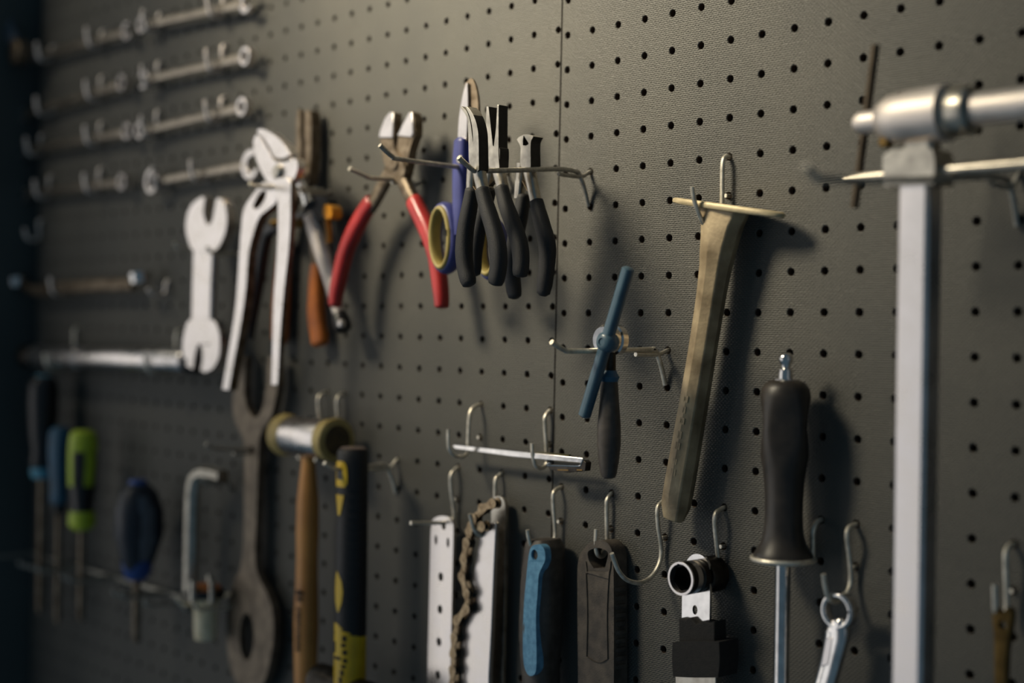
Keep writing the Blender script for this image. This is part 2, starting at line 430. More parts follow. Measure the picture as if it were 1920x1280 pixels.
wirehook('wire_hook', 'wire hook carrying the chain and steel plate', 'single wire hooks', h, [(935, 892), (929, 901), (928, 940), (927, 985), (917, 1000), (900, 1004), (889, 992), (885, 980), (881, 963)])
h = hole(900, 762)
wirehook('wire_hook', 'wire hook under the left end of the flat chrome bar', 'single wire hooks', h, [(894, 760), (884, 768), (880, 785), (878, 825), (877, 848), (867, 856), (853, 854), (843, 842), (841, 826), (841, 805)])
h = hole(1033, 770)
wirehook('wire_hook', 'wire hook under the right end of the flat chrome bar', 'single wire hooks', h, [(1029, 771), (1022, 782), (1022, 800), (1025, 848), (1025, 868), (1015, 878), (1004, 872), (999, 852), (998, 831)])
h = hole(1356, 954)
wirehook('wire_hook', 'wire hook behind the strap wrench socket', 'single wire hooks', h, [(1351, 955), (1342, 962), (1340, 980), (1344, 1022), (1347, 1052), (1346, 1066), (1338, 1076), (1322, 1078)])
h = hole(1607, 985)
wirehook('wire_hook', 'wire hook through the ring of the chrome combination spanner', 'single wire hooks', h, [(1601, 984), (1591, 990), (1588, 1006), (1593, 1048), (1595, 1089), (1587, 1113), (1573, 1127), (1559, 1126), (1550, 1112), (1544, 1076)])
h = hole(1895, 1020)
wirehook('wire_hook', 'wire hook holding the brass fork at the lower right corner', 'single wire hooks', h, [(1893, 1022), (1886, 1036), (1886, 1070), (1888, 1135), (1884, 1155), (1875, 1162), (1867, 1150), (1865, 1096)])
HU, HV, HD_ = -286., at(582, 820, 28)[1], 28.
HB = HV - 18.9
h = hole(609, 737)
wirehook('wire_hook', 'left of the two wire hooks that show above the mallet head', 'single wire hooks', h, [(604, 738), (597, 748), (598, 770), (601, 800)] + [(h[0], HB + 5, 6.5), (h[0], HB + .6, 10), (h[0], HB, 16), (h[0], HB, 24), (h[0], HB + .5, 30)])
h = hole(639, 741)
wirehook('wire_hook', 'right of the two wire hooks that show above the mallet head', 'single wire hooks', h, [(637, 741), (632, 752), (633, 774), (635, 800)] + [(h[0], HB + 5, 6.5), (h[0], HB + .6, 10), (h[0], HB, 16), (h[0], HB, 24), (h[0], HB + .5, 30)])

# ring hook that carries the black-handled bit driver
h = hole(1545, 978); hring = h
t = thing('ring_hook', 'wire hook ending in a horizontal ring under the black driver handle', 'hook', (h[0], h[1], 0))
RU, RV, RD, RR = 217.5, at(1468, 1047, 22)[1], 22.5, 18.6
pts = [(h[0], h[1], -9), (h[0], h[1], 0), (h[0], h[1] - 2, 5), (h[0], h[1] - 7, 8)]
a0 = math.atan2(8 - RD, h[0] - RU - 1)
ringp = [(RU + RR * math.cos(a0 + s), RV, RD + RR * math.sin(a0 + s)) for s in [i * 2 * math.pi / 30 for i in range(30)]]
m = M(); tube(m, spline(pts + [(ringp[0][0], RV + 6, ringp[0][2])], 5) + ringp, 1.7, seg=10, ref=(1, 0, 0)); m.done('bent_wire', 'wire', t)

# ------------------------------------------------------------------ tools right of the seam
# blue T-handled tool
U0 = 104.5; DZ = 62
t = thing('t_handle_tool', 'blue T-handled tool with black grip hanging on a prong', 'hand tool', (U0, -250, DZ))
gx = lambda y: at(1143 - (y - 712) * .011, y, DZ)
a = gx(712); b = gx(897)
m = M(); ax = Vector((b[0] - a[0], b[1] - a[1], 0)); Lg = ax.length
lathe(m, (a[0], a[1], DZ), ax, [(0, 0), (0, 5.2), (Lg * .05, 5.6), (Lg * .2, 6.2), (Lg * .45, 7.6), (Lg * .65, 7.8), (Lg * .85, 6.4), (Lg * .95, 5.3), (Lg * .985, 4.4), (Lg, 2.6), (Lg, 0)], seg=28); m.done('grip', 'greygrip', t)
c = gx(700)
m = M(); lathe(m, (c[0], c[1], DZ), ax, [(-2, 0), (-2, 4.4), (0, 5), (2.2, 6.6), (3.5, 6), (5.5, 5.3), (5.5, 0)], seg=28); m.done('collar', 'petrol', t)
c = gx(662)
m = M(); lathe(m, (c[0], c[1], DZ), ax, [(0, 0), (0, 4), (13, 4), (13, 0)], seg=20); m.done('neck', 'dark', t)
c = at(1141, 637, DZ)
m = M(); lathe(m, (c[0], c[1], DZ - 10), (0, 0, 1), [(0, 0), (0, 8.6), (1.5, 10), (6, 10), (7, 8.8), (9, 8.8), (10, 10), (14, 10), (16, 8.4), (16, 0)], seg=32); m.done('drive_head', 'chrome', t)
c2 = at(1137, 641, DZ + 11); cc = Vector((c2[0], c2[1], DZ + 11))
m = M(); lathe(m, (cc.x, cc.y, DZ + 5), (0, 0, 1), [(0, 0), (0, 5.6), (3, 6.8), (6, 7.1), (9, 6.2), (10.5, 4.5), (10.8, 2.6), (10.0, 2.2), (10.0, 0)], seg=28); m.done('hub', 'teal', t)
p0 = at(1178, 504, DZ + 11); p1 = at(1096, 779, DZ + 11)
m = M(); P0 = Vector((p0[0], p0[1], DZ + 11)); P1 = Vector((p1[0], p1[1], DZ + 11)); q = [P0 + (P1 - P0) * (i / 16) for i in range(17)]
tube(m, [P0 - (P1 - P0).normalized() * 1.2] + q + [P1 + (P1 - P0).normalized() * 1.2], [2.2, 3.7] + [3.7] * 15 + [3.7, 2.2], seg=14, power=3.2); m.done('t_handle', 'teal', t, sharp=45)

# bronze flanged wedge on its hook
DW = 17
t = thing('flanged_wedge', 'weathered bronze wedge with a round flange and tapering shaft', 'hand tool', at(1340, 430, DW) + (DW,))
fc = at(1359, 389, DW); tipc = at(1262, 978, DW); axd = Vector((tipc[0] - fc[0], tipc[1] - fc[1], 0)); LW = axd.length; axd.normalize()
f0, f1 = Vector(at(1264, 375, DW)), Vector(at(1470, 404, DW)); fm = (f0 + f1) / 2; fd = (f1 - f0); fl = fd.length / 2; fd.normalize()
m = M(); lathe(m, (fm.x, fm.y, DW), (fd.y, -fd.x, 0), [(-1.9, 0), (-1.9, fl - 2.2), (-1.2, fl - .5), (0, fl), (1.2, fl - .5), (1.9, fl - 2.2), (1.9, 0)], seg=56, ecc=13.5 / fl); m.done('flange', 'bronze2', t)
m = M(); n = 22; path = []; rr = []
prof = [(0, 19), (.025, 16.5), (.06, 13.8), (.12, 11.6), (.2, 9.8), (.3, 9.2), (.45, 9.0), (.7, 9.4), (.88, 9.8), (.955, 9.9), (1., 7.2)]
for i in range(n + 1):
    f = i / n; r = rinterp(prof, 401)[int(f * 400)]
    bow = 3.2 * math.sin(math.pi * f)
    path.append(Vector((fc[0], fc[1], DW)) + axd * (1.5 + (LW - 3) * f) + Vector((bow * .35, 0, 0))); rr.append((r, min(r * .95, 10.6) * (1 if f < .9 else 1 - (f - .9) * 2)))
tube(m, path, rr, seg=8, power=2.6); m.done('shaft', 'bronze', t, sharp=28, bevel=.8)
# raised, worn stamping on the front of the shaft
m = M()
for i, (f, w, hh) in enumerate([(.60, 3.2, 4.2), (.635, 2.2, 4.6), (.67, 3.4, 4), (.715, 2.6, 4.8), (.75, 3.2, 4.4), (.80, 2.4, 3.8), (.835, 3.4, 4.2)]):
    c = Vector((fc[0], fc[1], DW)) + axd * (LW * f) + Vector((1.1 * math.sin(math.pi * f), 0, 0)); px = Vector((-axd.y, axd.x, 0))
    for s in (-1, 1):
        o1 = c + px * (s * w * .45); o2 = c + axd * (s * hh * .4)
        plate(m, [tuple((o1 + px * a * .5 + axd * b * hh * .5).xy) for a, b in ((-1, -1), (1, -1), (1, 1), (-1, 1))], DW + 6, DW + 9.0)
        plate(m, [tuple((o2 + px * a * w * .5 + axd * b * .5).xy) for a, b in ((-1, -1), (1, -1), (1, 1), (-1, 1))], DW + 6, DW + 8.95)
m.done('raised_stamp', 'bronze', t)

# black rubber handle hanging by its hole
d1, d0 = 16.5, 3.
t = thing('saw_handle', 'black ribbed rubber handle with a sunken centre panel, hanging by its hole', 'handle', at(1127, 1100, 10) + (10,))
out = tr([(1084, 1285, 'c'), (1083, 1200), (1082.5, 1120), (1083, 1060), (1090, 1035), (1106, 1018), (1124, 1013), (1138, 1017), (1147, 1032), (1150, 1060), (1151, 1150), (1151, 1285, 'c')], d1)
hol = tr([(1102, 1036), (1108, 1030), (1120, 1027), (1133, 1030), (1140, 1039), (1134, 1065, 'c'), (1113, 1065, 'c'), (1104, 1050)], d1)
out = spline(out, 5, True); out = [(u, v) for u, v in out]
ext = [(u, v - 120) if v < at(1084, 1270, d1)[1] else (u, v) for u, v in out]
m = M(); plate(m, ext, d0, d1, [spline(hol, 4, True)]); body = m.done('body', 'rubber', t, bevel=3., bseg=4)
pan = spline(tr([(1098, 1052), (1101, 1075, 'c'), (1104, 1071), (1140, 1071), (1145, 1052, 'c'), (1141, 1085), (1138, 1150), (1139, 1235, 'c'), (1128, 1241), (1115, 1240), (1099.5, 1230, 'c'), (1101, 1150), (1099, 1085)], d1 + .8), 4, True)
m = M(); plate(m, pan, d1 - 3, d1 + .9); m.done('centre_panel', 'rubber2', t, bevel=.6)
for i in range(13):                                 # ribs down both sides
    for sx, dx in ((1150.6, 1), (1083.3, -1)):
        y = 1106 + i * 16.2
        if y > 1262 and i > 9: continue
        c = at(sx, y, d1)
        m = M(); tube(m, [(c[0] - dx * 1.0, c[1], d0 + 1.2), (c[0] + dx * .45, c[1], d0 + 3), (c[0] + dx * .45, c[1], d1 - 4), (c[0] - dx * 1.4, c[1], d1 - .2)], [(1.2, 1.), (1.9, 1.2), (1.9, 1.2), (1.2, .9)], seg=8, ref=(1, 0, 0)); m.done('grip_rib', 'rubber', t)

# charcoal handle with blue inlay
t = thing('saw_handle', 'charcoal handle with a long blue inlay hanging beside the black one', 'handle', at(1015, 1120, 18) + (18,))
ctr = lambda x, y: at(x, y, 18) + (18,)
m = M()
swp(m, [ctr(1022, 1009), ctr(1022, 1014), ctr(1021, 1030), ctr(1018, 1085), ctr(1015, 1150), ctr(1013, 1220), ctr(1015, 1290), ctr(1016, 1380)],
    [(0, (2, 2.5)), (.02, (7, 8)), (.07, (9.5, 11)), (.25, (13.2, 13)), (.45, (15.5, 13.6)), (.62, (15.6, 13.6)), (.8, (12.5, 13)), (1, (12, 12))], n=8, seg=26, power=2.7)
m.done('body', 'greygrip', t, sharp=60)
inl = tr([(1003, 1021), (1013, 1022), (1019, 1031), (1020, 1050), (1015, 1064), (1010, 1078), (1008, 1110), (1005, 1160), (1006, 1230), (1004, 1260), (995, 1267), (986, 1260), (979, 1240), (977, 1200), (979, 1140), (985, 1085), (990, 1045), (995, 1027)], 33)
hl = circ(at(1002, 1040, 33), 3.4, 14, 3.9)
m = M(); plate(m, spline(inl, 4, True), 26, lambda p: 33.2 - abs(p[0] - at(1000, 1150, 33)[0]) ** 2 * .012, [hl]); m.done('blue_inlay', 'blueinlay', t, bevel=1.2, bseg=3)

# strap wrench with hexagonal socket
DS = 34
t = thing('strap_wrench', 'strap wrench with round hex socket, white metal tab and black webbing', 'wrench', at(1300, 1100, 20) + (20,))
c = at(1276, 1084.5, DS + 4); HC = (c[0], c[1])
m = M(); R0 = 10.6
prof = [(0, R0 - 2), (0, R0), (-2, R0 + .2), (-9, R0), (-10, R0 - 1.4), (-12, R0 - 1.4), (-13, R0), (-17, R0), (-18, R0 - 1), (-20, R0 - 1), (-20, 0)]
lathe(m, (HC[0], HC[1], DS + 4), (0, 0, 1), prof[1:], seg=40)
hexp = circ(HC, 8.6, 6, rot=.3)
for f in [f for f in m.b.faces if len(f.verts) == 40]: m.b.faces.remove(f)
oring = circ(HC, R0, 40, rot=0)
m.done('socket_body', 'dark', t)
m = M(); plate(m, circ(HC, R0 + .1, 40), DS - 6, DS + 4.2, [circ(HC, R0 - 1.5, 40)]); m.done('socket_rim', 'bright', t, bevel=.5, bseg=2)
m = M(); plate(m, circ(HC, R0 - 1.5, 24), DS - 12, DS + 1.2, [hexp]); m.done('hex_sleeve', 'black_oxide', t)
m = M(); lathe(m, (HC[0], HC[1], 3), (0, 0, 1), [(0, 0), (0, 11), (1, 11.8), (13, 11.8), (15, 10.6), (15, 0)], seg=36); m.done('drum', 'dark', t)
d = 19.5
tab = tr([(1278, 1170, 'c'), (1279, 1110), (1281, 1070), (1290, 1047), (1304, 1038), (1320, 1044), (1330, 1064), (1331, 1110), (1330, 1168, 'c'), (1322, 1164), (1314, 1170), (1300, 1166), (1288, 1160)], d)
m = M(); plate(m, spline(tab, 4, True), d - 2, d, [circ(at(1303, 1143, d), 2.1, 14, 3.1)]); m.done('metal_tab', 'chrome', t, bevel=.4)
m = M(); top = tr([(1272, 1158), (1284, 1162), (1292, 1157), (1305, 1170), (1316, 1164), (1330, 1168), (1339, 1164)], 24)
plate(m, top + tr([(1340, 1210), (1273, 1210)], 24), 12, 24); m.done('frayed_strap', 'webbing', t, bevel=.8)
m = M(); lo = tr([(1261, 1204, 'c'), (1300, 1202), (1348, 1203, 'c'), (1349, 1240), (1346, 1270, 'c'), (1300, 1270), (1262, 1268, 'c'), (1260, 1235)], 27)
plate(m, spline(lo, 4, True), 8, 27); m.done('strap_loop', 'webbing', t, bevel=1.5, bseg=3)
m = M(); plate(m, tr([(1266, 1266), (1342, 1268), (1338, 1420), (1270, 1420)], 22), 16, 22); m.done('buckle_plate', 'steel', t, bevel=.5)

# black-handled bit driver in the ring
t = thing('bit_driver', 'black waisted driver handle with a nipple on top and a chrome shaft', 'screwdriver', (RU, RV, RD))
zv = lambda y: at(1476, y, RD)[1]
m = M(); k = 1 / 3.13
prof = [(712, 0), (712, 26), (718, 38), (728, 45), (745, 48), (775, 50), (805, 51), (830, 50), (855, 46), (880, 41), (905, 38), (940, 36), (975, 36), (1000, 38), (1018, 43), (1032, 51), (1040, 56), (1045, 57), (1047, 57), (1047, 0)]
lathe(m, (RU, 0, RD), (0, 1, 0), [(zv(y), r * k) for y, r in prof][::-1], seg=36)
for vv in m.b.verts:                                # thumb flats pressed into the upper half
    y = vv.co.z * 1000
    s = max(0, 1 - ((y - zv(800)) / 17) ** 2)
    if s > 0:
        q = Vector((vv.co.x * 1000 - RU, -vv.co.y * 1000 - RD)); a = q.length
        for k2 in range(4):
            dirv = Vector((math.cos(.95 + k2 * math.pi / 2), math.sin(.95 + k2 * math.pi / 2))); pr = q.dot(dirv)
            lim = 16.3 - 3.4 * s
            if pr > lim: q -= dirv * (pr - lim)
        vv.co.x = (RU + q.x) * .001; vv.co.y = -(RD + q.y) * .001
m.done('handle', 'driver', t, sharp=60)
m = M(); lathe(m, (RU, 0, RD), (0, 1, 0), [(zv(y), r * k) for y, r in [(661, 0), (662, 8), (666, 12.5), (672, 14.5), (678, 13), (684, 9), (689, 9), (692, 13), (696, 14), (700, 14), (710, 14.5), (711, 24), (714, 24), (714, 0)]][::-1], seg=24); m.done('nipple', 'chrome', t)
m = M(); lathe(m, (RU, 0, RD), (0, 1, 0), [(zv(y), r * k) for y, r in [(1030, 0), (1030, 16), (1052, 16), (1056, 15), (1420, 15), (1420, 0)]][::-1], seg=28); m.done('shaft', 'chrome', t)

# chrome combination spanner on the right
DC = 26
t = thing('combination_spanner', 'chrome ring spanner hanging on a hook below the driver ring', 'wrench', at(1570, 1147, DC) + (DC,))
rc = at(1566, 1146, DC)
m = M(); p = [(u, v, DC - 4) for u, v in circ(rc, 9.4, 36)]; tube(m, p + p[:2], [(2.1, 4.2)] * 38, seg=14, power=2.5, cap=False); m.done('ring_head', 'chrome', t, sharp=70)
q = [at(1563, 1166, DC - 4) + (DC - 4,), at(1571, 1182, DC - 4) + (DC - 4,), at(1566, 1215, DC - 4) + (DC - 4,), at(1556, 1255, DC - 4) + (DC - 4,), at(1540, 1310, DC - 4) + (DC - 4,), at(1525, 1360, DC - 4) + (DC - 4,)]
m = M(); swp(m, q, [(0, (4.5, 3)), (.12, (8.2, 4.2)), (.5, (6.6, 4)), (1, (6.2, 3.6))], n=6, seg=16, power=3.4); m.done('shaft', 'chrome', t, sharp=40)
m = M(); plate(m, tr([(1550, 1196), (1562, 1194), (1553, 1246), (1540, 1250)], DC), DC - 4, DC + .5); m.done('raised_panel', 'bright', t, bevel=.5)

# brass fork at the lower right corner
h = hole(1895, 1020); DB = 20
t = thing('brass_fork', 'narrow brass strip hanging on the hook in the lower right corner', 'hand tool', at(1876, 1200, DB) + (DB,))
m = M(); plate(m, spline(tr([(1860, 1152), (1868, 1140), (1878, 1150), (1888, 1138), (1897, 1150), (1892, 1190), (1886, 1240), (1883, 1400, 'c'), (1864, 1400, 'c'), (1864, 1240), (1863, 1190)], DB), 4, True), DB - 5, DB, [circ(at(1879, 1172, DB), 2.3, 14)]); m.done('strip', 'brass', t, bevel=1)

# bar clamp at the right
DK = 74
t = thing('bar_clamp', 'large steel bar clamp with a thick screw spindle, nearest the right edge', 'clamp', at(1712, 335, DK) + (DK,))
bt = at(1711, 345, DK); bb = at(1704, 1290, DK); bw = 9.3
m = M(); lx = [(bt[0] - bw, bt[1] + 3), (bt[0] + bw, bt[1] + 3), (bt[0] + bw, bb[1] - 60), (bt[0] - bw, bb[1] - 60)]
m2 = [(x, y) for x, y in lx]; plate(m, m2, DK - 15, DK); m.done('bar', 'bright', t, bevel=2.2, bseg=2)
sp0 = at(1600, 228, DK - 6); ux = lambda x, y: at(x, y, DK - 6)
cy = at(1715, 219, DK - 6)[1]
def spin(name, x0, x1, prof, matn):
    a, b = at(x0, 219, DK - 6)[0], at(x1, 219, DK - 6)[0]
    m = M(); lathe(m, (a, cy, DK - 6), (1, 0, 0), [(f * (b - a), r) for f, r in prof], seg=36); return m.done(name, matn, t)
spin('spindle_tip', 1606, 1668, [(0, 0), (0, 4.5), (.12, 6), (.3, 6.4), (1, 6.4), (1, 0)], 'satin')
spin('screw_housing', 1650, 1778, [(0, 0), (0, 7), (.05, 10), (.2, 13), (.4, 14.2), (1, 15), (1, 0)], 'satin')
spin('ring_collar', 1778, 1826, [(0, 0), (0, 12), (.1, 13), (.25, 12.2), (.4, 13.2), (.9, 12.6), (1, 11), (1, 0)], 'steel')
spin('spindle', 1822, 1990, [(0, 0), (0, 6.5), (.05, 8.3), (1, 8.3), (1, 0)], 'satin')
m = M(); o = tr([(1655, 292, 'c'), (1672, 280, 'c'), (1746, 278, 'c'), (1752, 300), (1750, 345, 'c'), (1664, 349, 'c'), (1656, 345)], DK + 2); plate(m, spline(o, 3, True), DK - 17, DK + 2); m.done('sliding_jaw', 'steel', t, bevel=1.8, bseg=3)
m = M(); plate(m, tr([(1690, 245), (1742, 242), (1742, 290), (1684, 290)], DK), DK - 13, DK - 2); m.done('neck', 'steel', t, bevel=2)
m = M(); c = at(1657, 265, DK); lathe(m, (c[0], c[1], DK - 5), (0, 0, 1), [(0, 0), (0, 3.4), (5, 3.4), (6, 2.4), (6, 0)], seg=18); m.done('set_screw', 'brass', t)
a, b = at(1584, 334, DK - 6), at(1990, 297, DK - 6)
m = M(); vv = at(1700, 326, DK - 6)[1]; tube(m, [(a[0], vv, DK - 6), (a[0] + 1, vv, DK - 6), (b[0], vv, DK - 6)], [2.2, 3.1, 3.1], seg=14, ref=(0, 1, 0)); m.done('guide_rod', 'steel', t)
p0 = at(1642, 84, DK - 16); p1 = at(1602, 390, DK - 16)
m = M(); tube(m, [p0 + (DK - 16,), p1 + (DK - 16,)], 2.4, seg=12, ref=(0, 0, 1)); m.done('tommy_bar', 'bar_brown', t)

# ------------------------------------------------------------------ tools at the seam: chrome bar, pliers
kd = 17
t = thing('folded_scraper', 'flat chrome bar with a folded clip at its right end, lying on two hooks', 'hand tool', at(970, 850, kd) + (kd,))
e0, e1 = at(849, 836, kd), at(1092, 864, kd)
va = (e0[1] + e1[1]) / 2; ang = math.atan2(e1[1] - e0[1], e1[0] - e0[0])
m = M(); plate(m, tr([(848, 835), (853, 833.5), (1093, 858.5), (1091, 868), (960, 856), (853, 841)], kd), kd - 2.2, kd); m.done('bar', 'chrome', t, bevel=.35)
m = M(); plate(m, tr([(1003, 847), (1066, 852), (1066, 857), (1003, 852)], kd - 8), kd - 10.5, kd - 8); m.done('backing_strip', 'olive', t)
kc = kd + 4
m = M(); plate(m, tr([(1026, 872), (1034, 870), (1060, 873), (1087, 873.5), (1093, 862), (1099, 867), (1097, 883), (1060, 886), (1030, 880)], kc), kc - 5.5, kc); m.done('folded_clip', 'dark', t, bevel=.4)
m = M(); tube(m, spline([at(x, y, kc) + (kc,) for x, y in [(1033, 868.5), (1027, 869), (1026, 872), (1034, 872.5), (1060, 873), (1086, 873.5), (1090, 868), (1094, 860)]], 4), .55, seg=8); m.done('clip_edge', 'chrome', t)
for x0, x1 in ((1046, 1066), (1082, 1092)):  # thin brass strips stand for gold highlights on the clip
    m = M(); plate(m, tr([(x0, 879.5), (x1, 880), (x1, 882), (x0, 881.5)], kc), kc - .5, kc + .4); m.done('slot_glint', 'brass', t)

# three small pliers on the long prong
def pliers(label, dF, dB, front, jaws, handles, extra=None, jm='steel', springs=()):
    t = thing('pliers', label, 'pliers', at(*front) + ((dF + dB) / 2,), 'small pliers on the long prong')
    for nm, o, a, b in jaws:
        m = M(); plate(m, spline(tr(o, dF), 4, True), dB + a, dF - b)
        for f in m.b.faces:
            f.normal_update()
            if abs(f.normal.y) < .5 and f.normal.z < .6: f.material_index = 1     # flat faces and upward edges bright, other sides dark
        m.done(nm, [jm, 'dark_side'], t, bevel=.35)
    for path, keys in handles:
        dm = (dF + dB) / 2 + 1
        m = M(); swp(m, [at(x, y, dm) + (dm + e,) for x, y, e in path], keys, n=7, seg=20, power=2.4); m.done('grip', 'grip', t, sharp=60)
    for path, keys in (extra or []):
        dm = (dF + dB) / 2
        m = M(); swp(m, [at(x, y, dm) + (dm,) for x, y in path], keys, n=5, seg=12, power=3.4); m.done('tang', jm, t, sharp=40)
    for path in springs:
        dm = (dF + dB) / 2
        m = M(); swp(m, [at(x, y, dm) + (dm,) for x, y in path], [(0, (.35, 2.2)), (1, (.35, 2.2))], n=5, seg=8, power=4); m.done('leaf_spring', 'dull', t)
    return t
G = [(0, (2.5, 2.5)), (.03, (4.6, 4.6)), (.3, (5.4, 5.4)), (.6, (6., 5.6)), (.9, (5.6, 5.2)), (.975, (4.6, 4.2)), (1, (2, 2))]
# bent-nose
pliers('small bent-nose pliers with black grips, front one at the prong tip', 110, 101, (893, 320, 108),
       [('jaw', [(877, 268, 'c'), (876, 235), (873, 218), (861.5, 201, 'c'), (864, 199, 'c'), (874, 209), (880, 226), (883.5, 250), (886, 273, 'c'), (890, 275, 'c'), (896, 275, 'c'), (897, 305), (896, 318), (889, 318), (882, 316), (878, 300)], 0, .6),
        ('jaw', [(872.5, 200, 'c'), (875.5, 199.5, 'c'), (883, 208), (891, 224), (896, 245), (897.5, 270), (898, 318, 'c'), (893, 320), (891, 280), (886.6, 273, 'c'), (886.5, 250), (882.5, 224), (877, 209)], .5, 0)],
       [([(886, 352, 0), (881, 385, 0), (873, 430, 0), (870, 470, 0), (873, 505, 0), (881, 536, 0)], G),
        ([(905, 352, 1), (914, 385, 1), (928, 430, 1), (936, 470, 1), (936, 505, 1), (930, 535, 1)], G)],
       [([(888, 308), (886, 330), (884, 362)], [(0, (4, 4)), (1, (3.2, 3.6))]), ([(898, 308), (901, 335), (908, 364)], [(0, (4.4, 4)), (1, (3.6, 3.8))])],
       springs=[[(886, 342), (891, 350), (896, 358)]])
# flat-nose
pliers('small flat-nose pliers with black grips, between the other two', 81, 72, (935, 320, 78),
       [('jaw', [(911.2, 199.5, 'c'), (914.8, 199.5, 'c'), (923, 273, 'c'), (926, 275, 'c'), (934, 275), (936, 285), (935, 316, 'c'), (922, 316), (914, 308), (912, 270), (910.5, 240)], 0, .5),
        ('jaw', [(931.8, 196, 'c'), (935.2, 196, 'c'), (935, 245), (935, 290), (937, 318, 'c'), (928, 320, 'c'), (925, 300), (925.5, 273, 'c'), (929.5, 240)], .5, 0)],
       [([(915, 350, -2), (905, 385, -2), (892, 430, -2), (885, 475, -2), (884, 518, -2)], G),
        ([(941, 348, 1), (951, 385, 1), (966, 425, 1), (976, 460, 1), (979, 490, 1), (977, 520, 1)], G)],
       [([(922, 306), (918, 330), (913, 362)], [(0, (4, 4)), (1, (3.2, 3.6))]), ([(932, 306), (938, 332), (945, 360)], [(0, (4.4, 4)), (1, (3.6, 3.8))])],
       springs=[[(917, 352), (924, 345), (930, 339)]])
# end nippers
pliers('small end nippers with black grips, closest to the board on the prong', 55, 45, (990, 320, 52),
       [('jaw', [(968.5, 261.5, 'c'), (972, 257), (981, 252.5, 'c'), (979.5, 262), (979.5, 272, 'c'), (985, 273), (990, 270, 'c'), (990, 275), (989, 316, 'c'), (976, 312), (975, 290), (975, 275)], 0, .4),
        ('jaw', [(981, 252.5, 'c'), (990, 252), (999, 255), (999.5, 257, 'c'), (995, 268), (995, 300), (995, 318, 'c'), (982, 318), (988, 300), (990, 274), (990.5, 268), (987, 262)], .5, 0)],
       [([(978, 362, -2), (973, 400, -2), (964, 440, -2), (958, 485, -2), (957, 520, -2), (962, 560, -2)], G),
        ([(1007, 374, 1), (1013, 400, 1), (1021, 430, 1), (1028, 460, 1), (1027, 500, 1), (1020, 555, 1)], G)],
       [([(980, 306), (977, 335), (974, 372)], [(0, (4, 4)), (1, (3, 3.6))]), ([(990, 306), (996, 335), (1006, 384)], [(0, (4.4, 4)), (1, (3.4, 3.8))])],
       springs=[[(979, 332), (988, 350), (999, 368)]])

# violet scissors
DX = 46
t = thing('scissors', 'large scissors with violet handles and yellow-lined finger rings', 'scissors', at(868, 315, DX) + (DX,))
m = M(); plate(m, spline(tr([(858, 268, 'c'), (860, 225), (866, 185), (873, 158), (876, 155, 'c'), (877, 200), (874, 268, 'c')], DX), 5, True), DX - 2, DX); m.done('blade', 'bright', t, bevel=.4)
m = M(); plate(m, spline(tr([(870, 170), (876, 152), (882, 146, 'c'), (888, 152), (894, 172), (897, 205), (897, 268, 'c'), (872, 270, 'c')], DX - 2.4), 5, True), DX - 4.6, DX - 2.4); m.done('blade', 'dull', t, bevel=.4)
m = M(); swp(m, [at(864, 258, DX) + (DX - 1,), at(864, 272, DX) + (DX - 1,), at(863, 300, DX) + (DX - 1,), at(862, 345, DX) + (DX - 1,), at(862, 400, DX) + (DX - 1,), at(858, 440, DX) + (DX - 1,)], [(0, (3, 3)), (.1, (6.2, 4.6)), (.4, (7, 5)), (.75, (6.6, 5)), (1, (3, 4))], n=6, seg=18, power=2.8); m.done('handle_shank', 'violet', t, sharp=60)
m = M(); swp(m, [at(880, 262, DX) + (DX - 6,), at(880, 300, DX) + (DX - 6,), at(888, 360, DX) + (DX - 6,), at(902, 420, DX) + (DX - 6,)], [(0, (3, 3)), (.15, (6, 4.6)), (.7, (6, 5)), (1, (4, 4))], n=6, seg=18, power=2.8); m.done('handle_shank', 'violet', t, sharp=60)
for cx, cy2, wx, wy, e in ((834, 446, 12.2, 24, 0), (911, 466, 11.5, 20, -5)):
    c = at(cx, cy2, DX)
    ringpts = circ(c, wx, 28, wy, rot=.07)
    m = M(); p = [(u, v, DX - 1 + e) for u, v in ringpts]; tube(m, p + p[:2], [(3.6, 6)] * 30, seg=14, cap=False); m.done('finger_ring', 'violet', t, sharp=70)
    m = M(); p = [(u, v, DX + 1.2 + e) for u, v in circ(c, wx - 1.6, 28, wy - 1.6, rot=.07)]; tube(m, p + p[:2], [(2.6, 5.8)] * 30, seg=14, cap=False); m.done('ring_liner', 'cream', t, sharp=70)
m = M(); c = at(868, 300, DX); lathe(m, (c[0], c[1], DX - 6), (0, 0, 1), [(0, 0), (0, 3.4), (9.5, 3.4), (10.3, 2.4), (10.3, 0)], seg=18); m.done('pivot_screw', 'steel', t)

# red-handled cutters
DR = 31
t = thing('cutting_pliers', 'side cutters with open jaws and long red handles', 'pliers', at(738, 330, DR) + (DR,))
m = M(); plate(m, spline(tr([(711, 262, 'c'), (713, 245), (722, 222), (731, 210), (739, 212, 'c'), (738, 240), (735, 262, 'c'), (738, 280), (752, 300), (757, 320), (750, 336), (742, 342), (728, 335), (717, 300)], DR), 4, True), DR - 8, DR - 1); m.done('jaw', 'dull', t, bevel=.8)
m = M(); plate(m, spline(tr([(746, 255, 'c'), (755, 235), (767, 212), (772, 210), (776, 220), (777, 250), (772, 264), (766, 285), (762, 310), (755, 335), (738, 345), (722, 330), (722, 310), (738, 290), (744, 270)], DR - 2.5), 4, True), DR - 11, DR - 3); m.done('jaw', 'dull', t, bevel=.8)
m = M(); plate(m, tr([(711, 258), (714, 244), (723, 221), (732, 210), (739, 212), (737, 258)], DR), DR - 1.2, DR + .8); m.done('cutting_bevel', 'bright', t, bevel=.5)
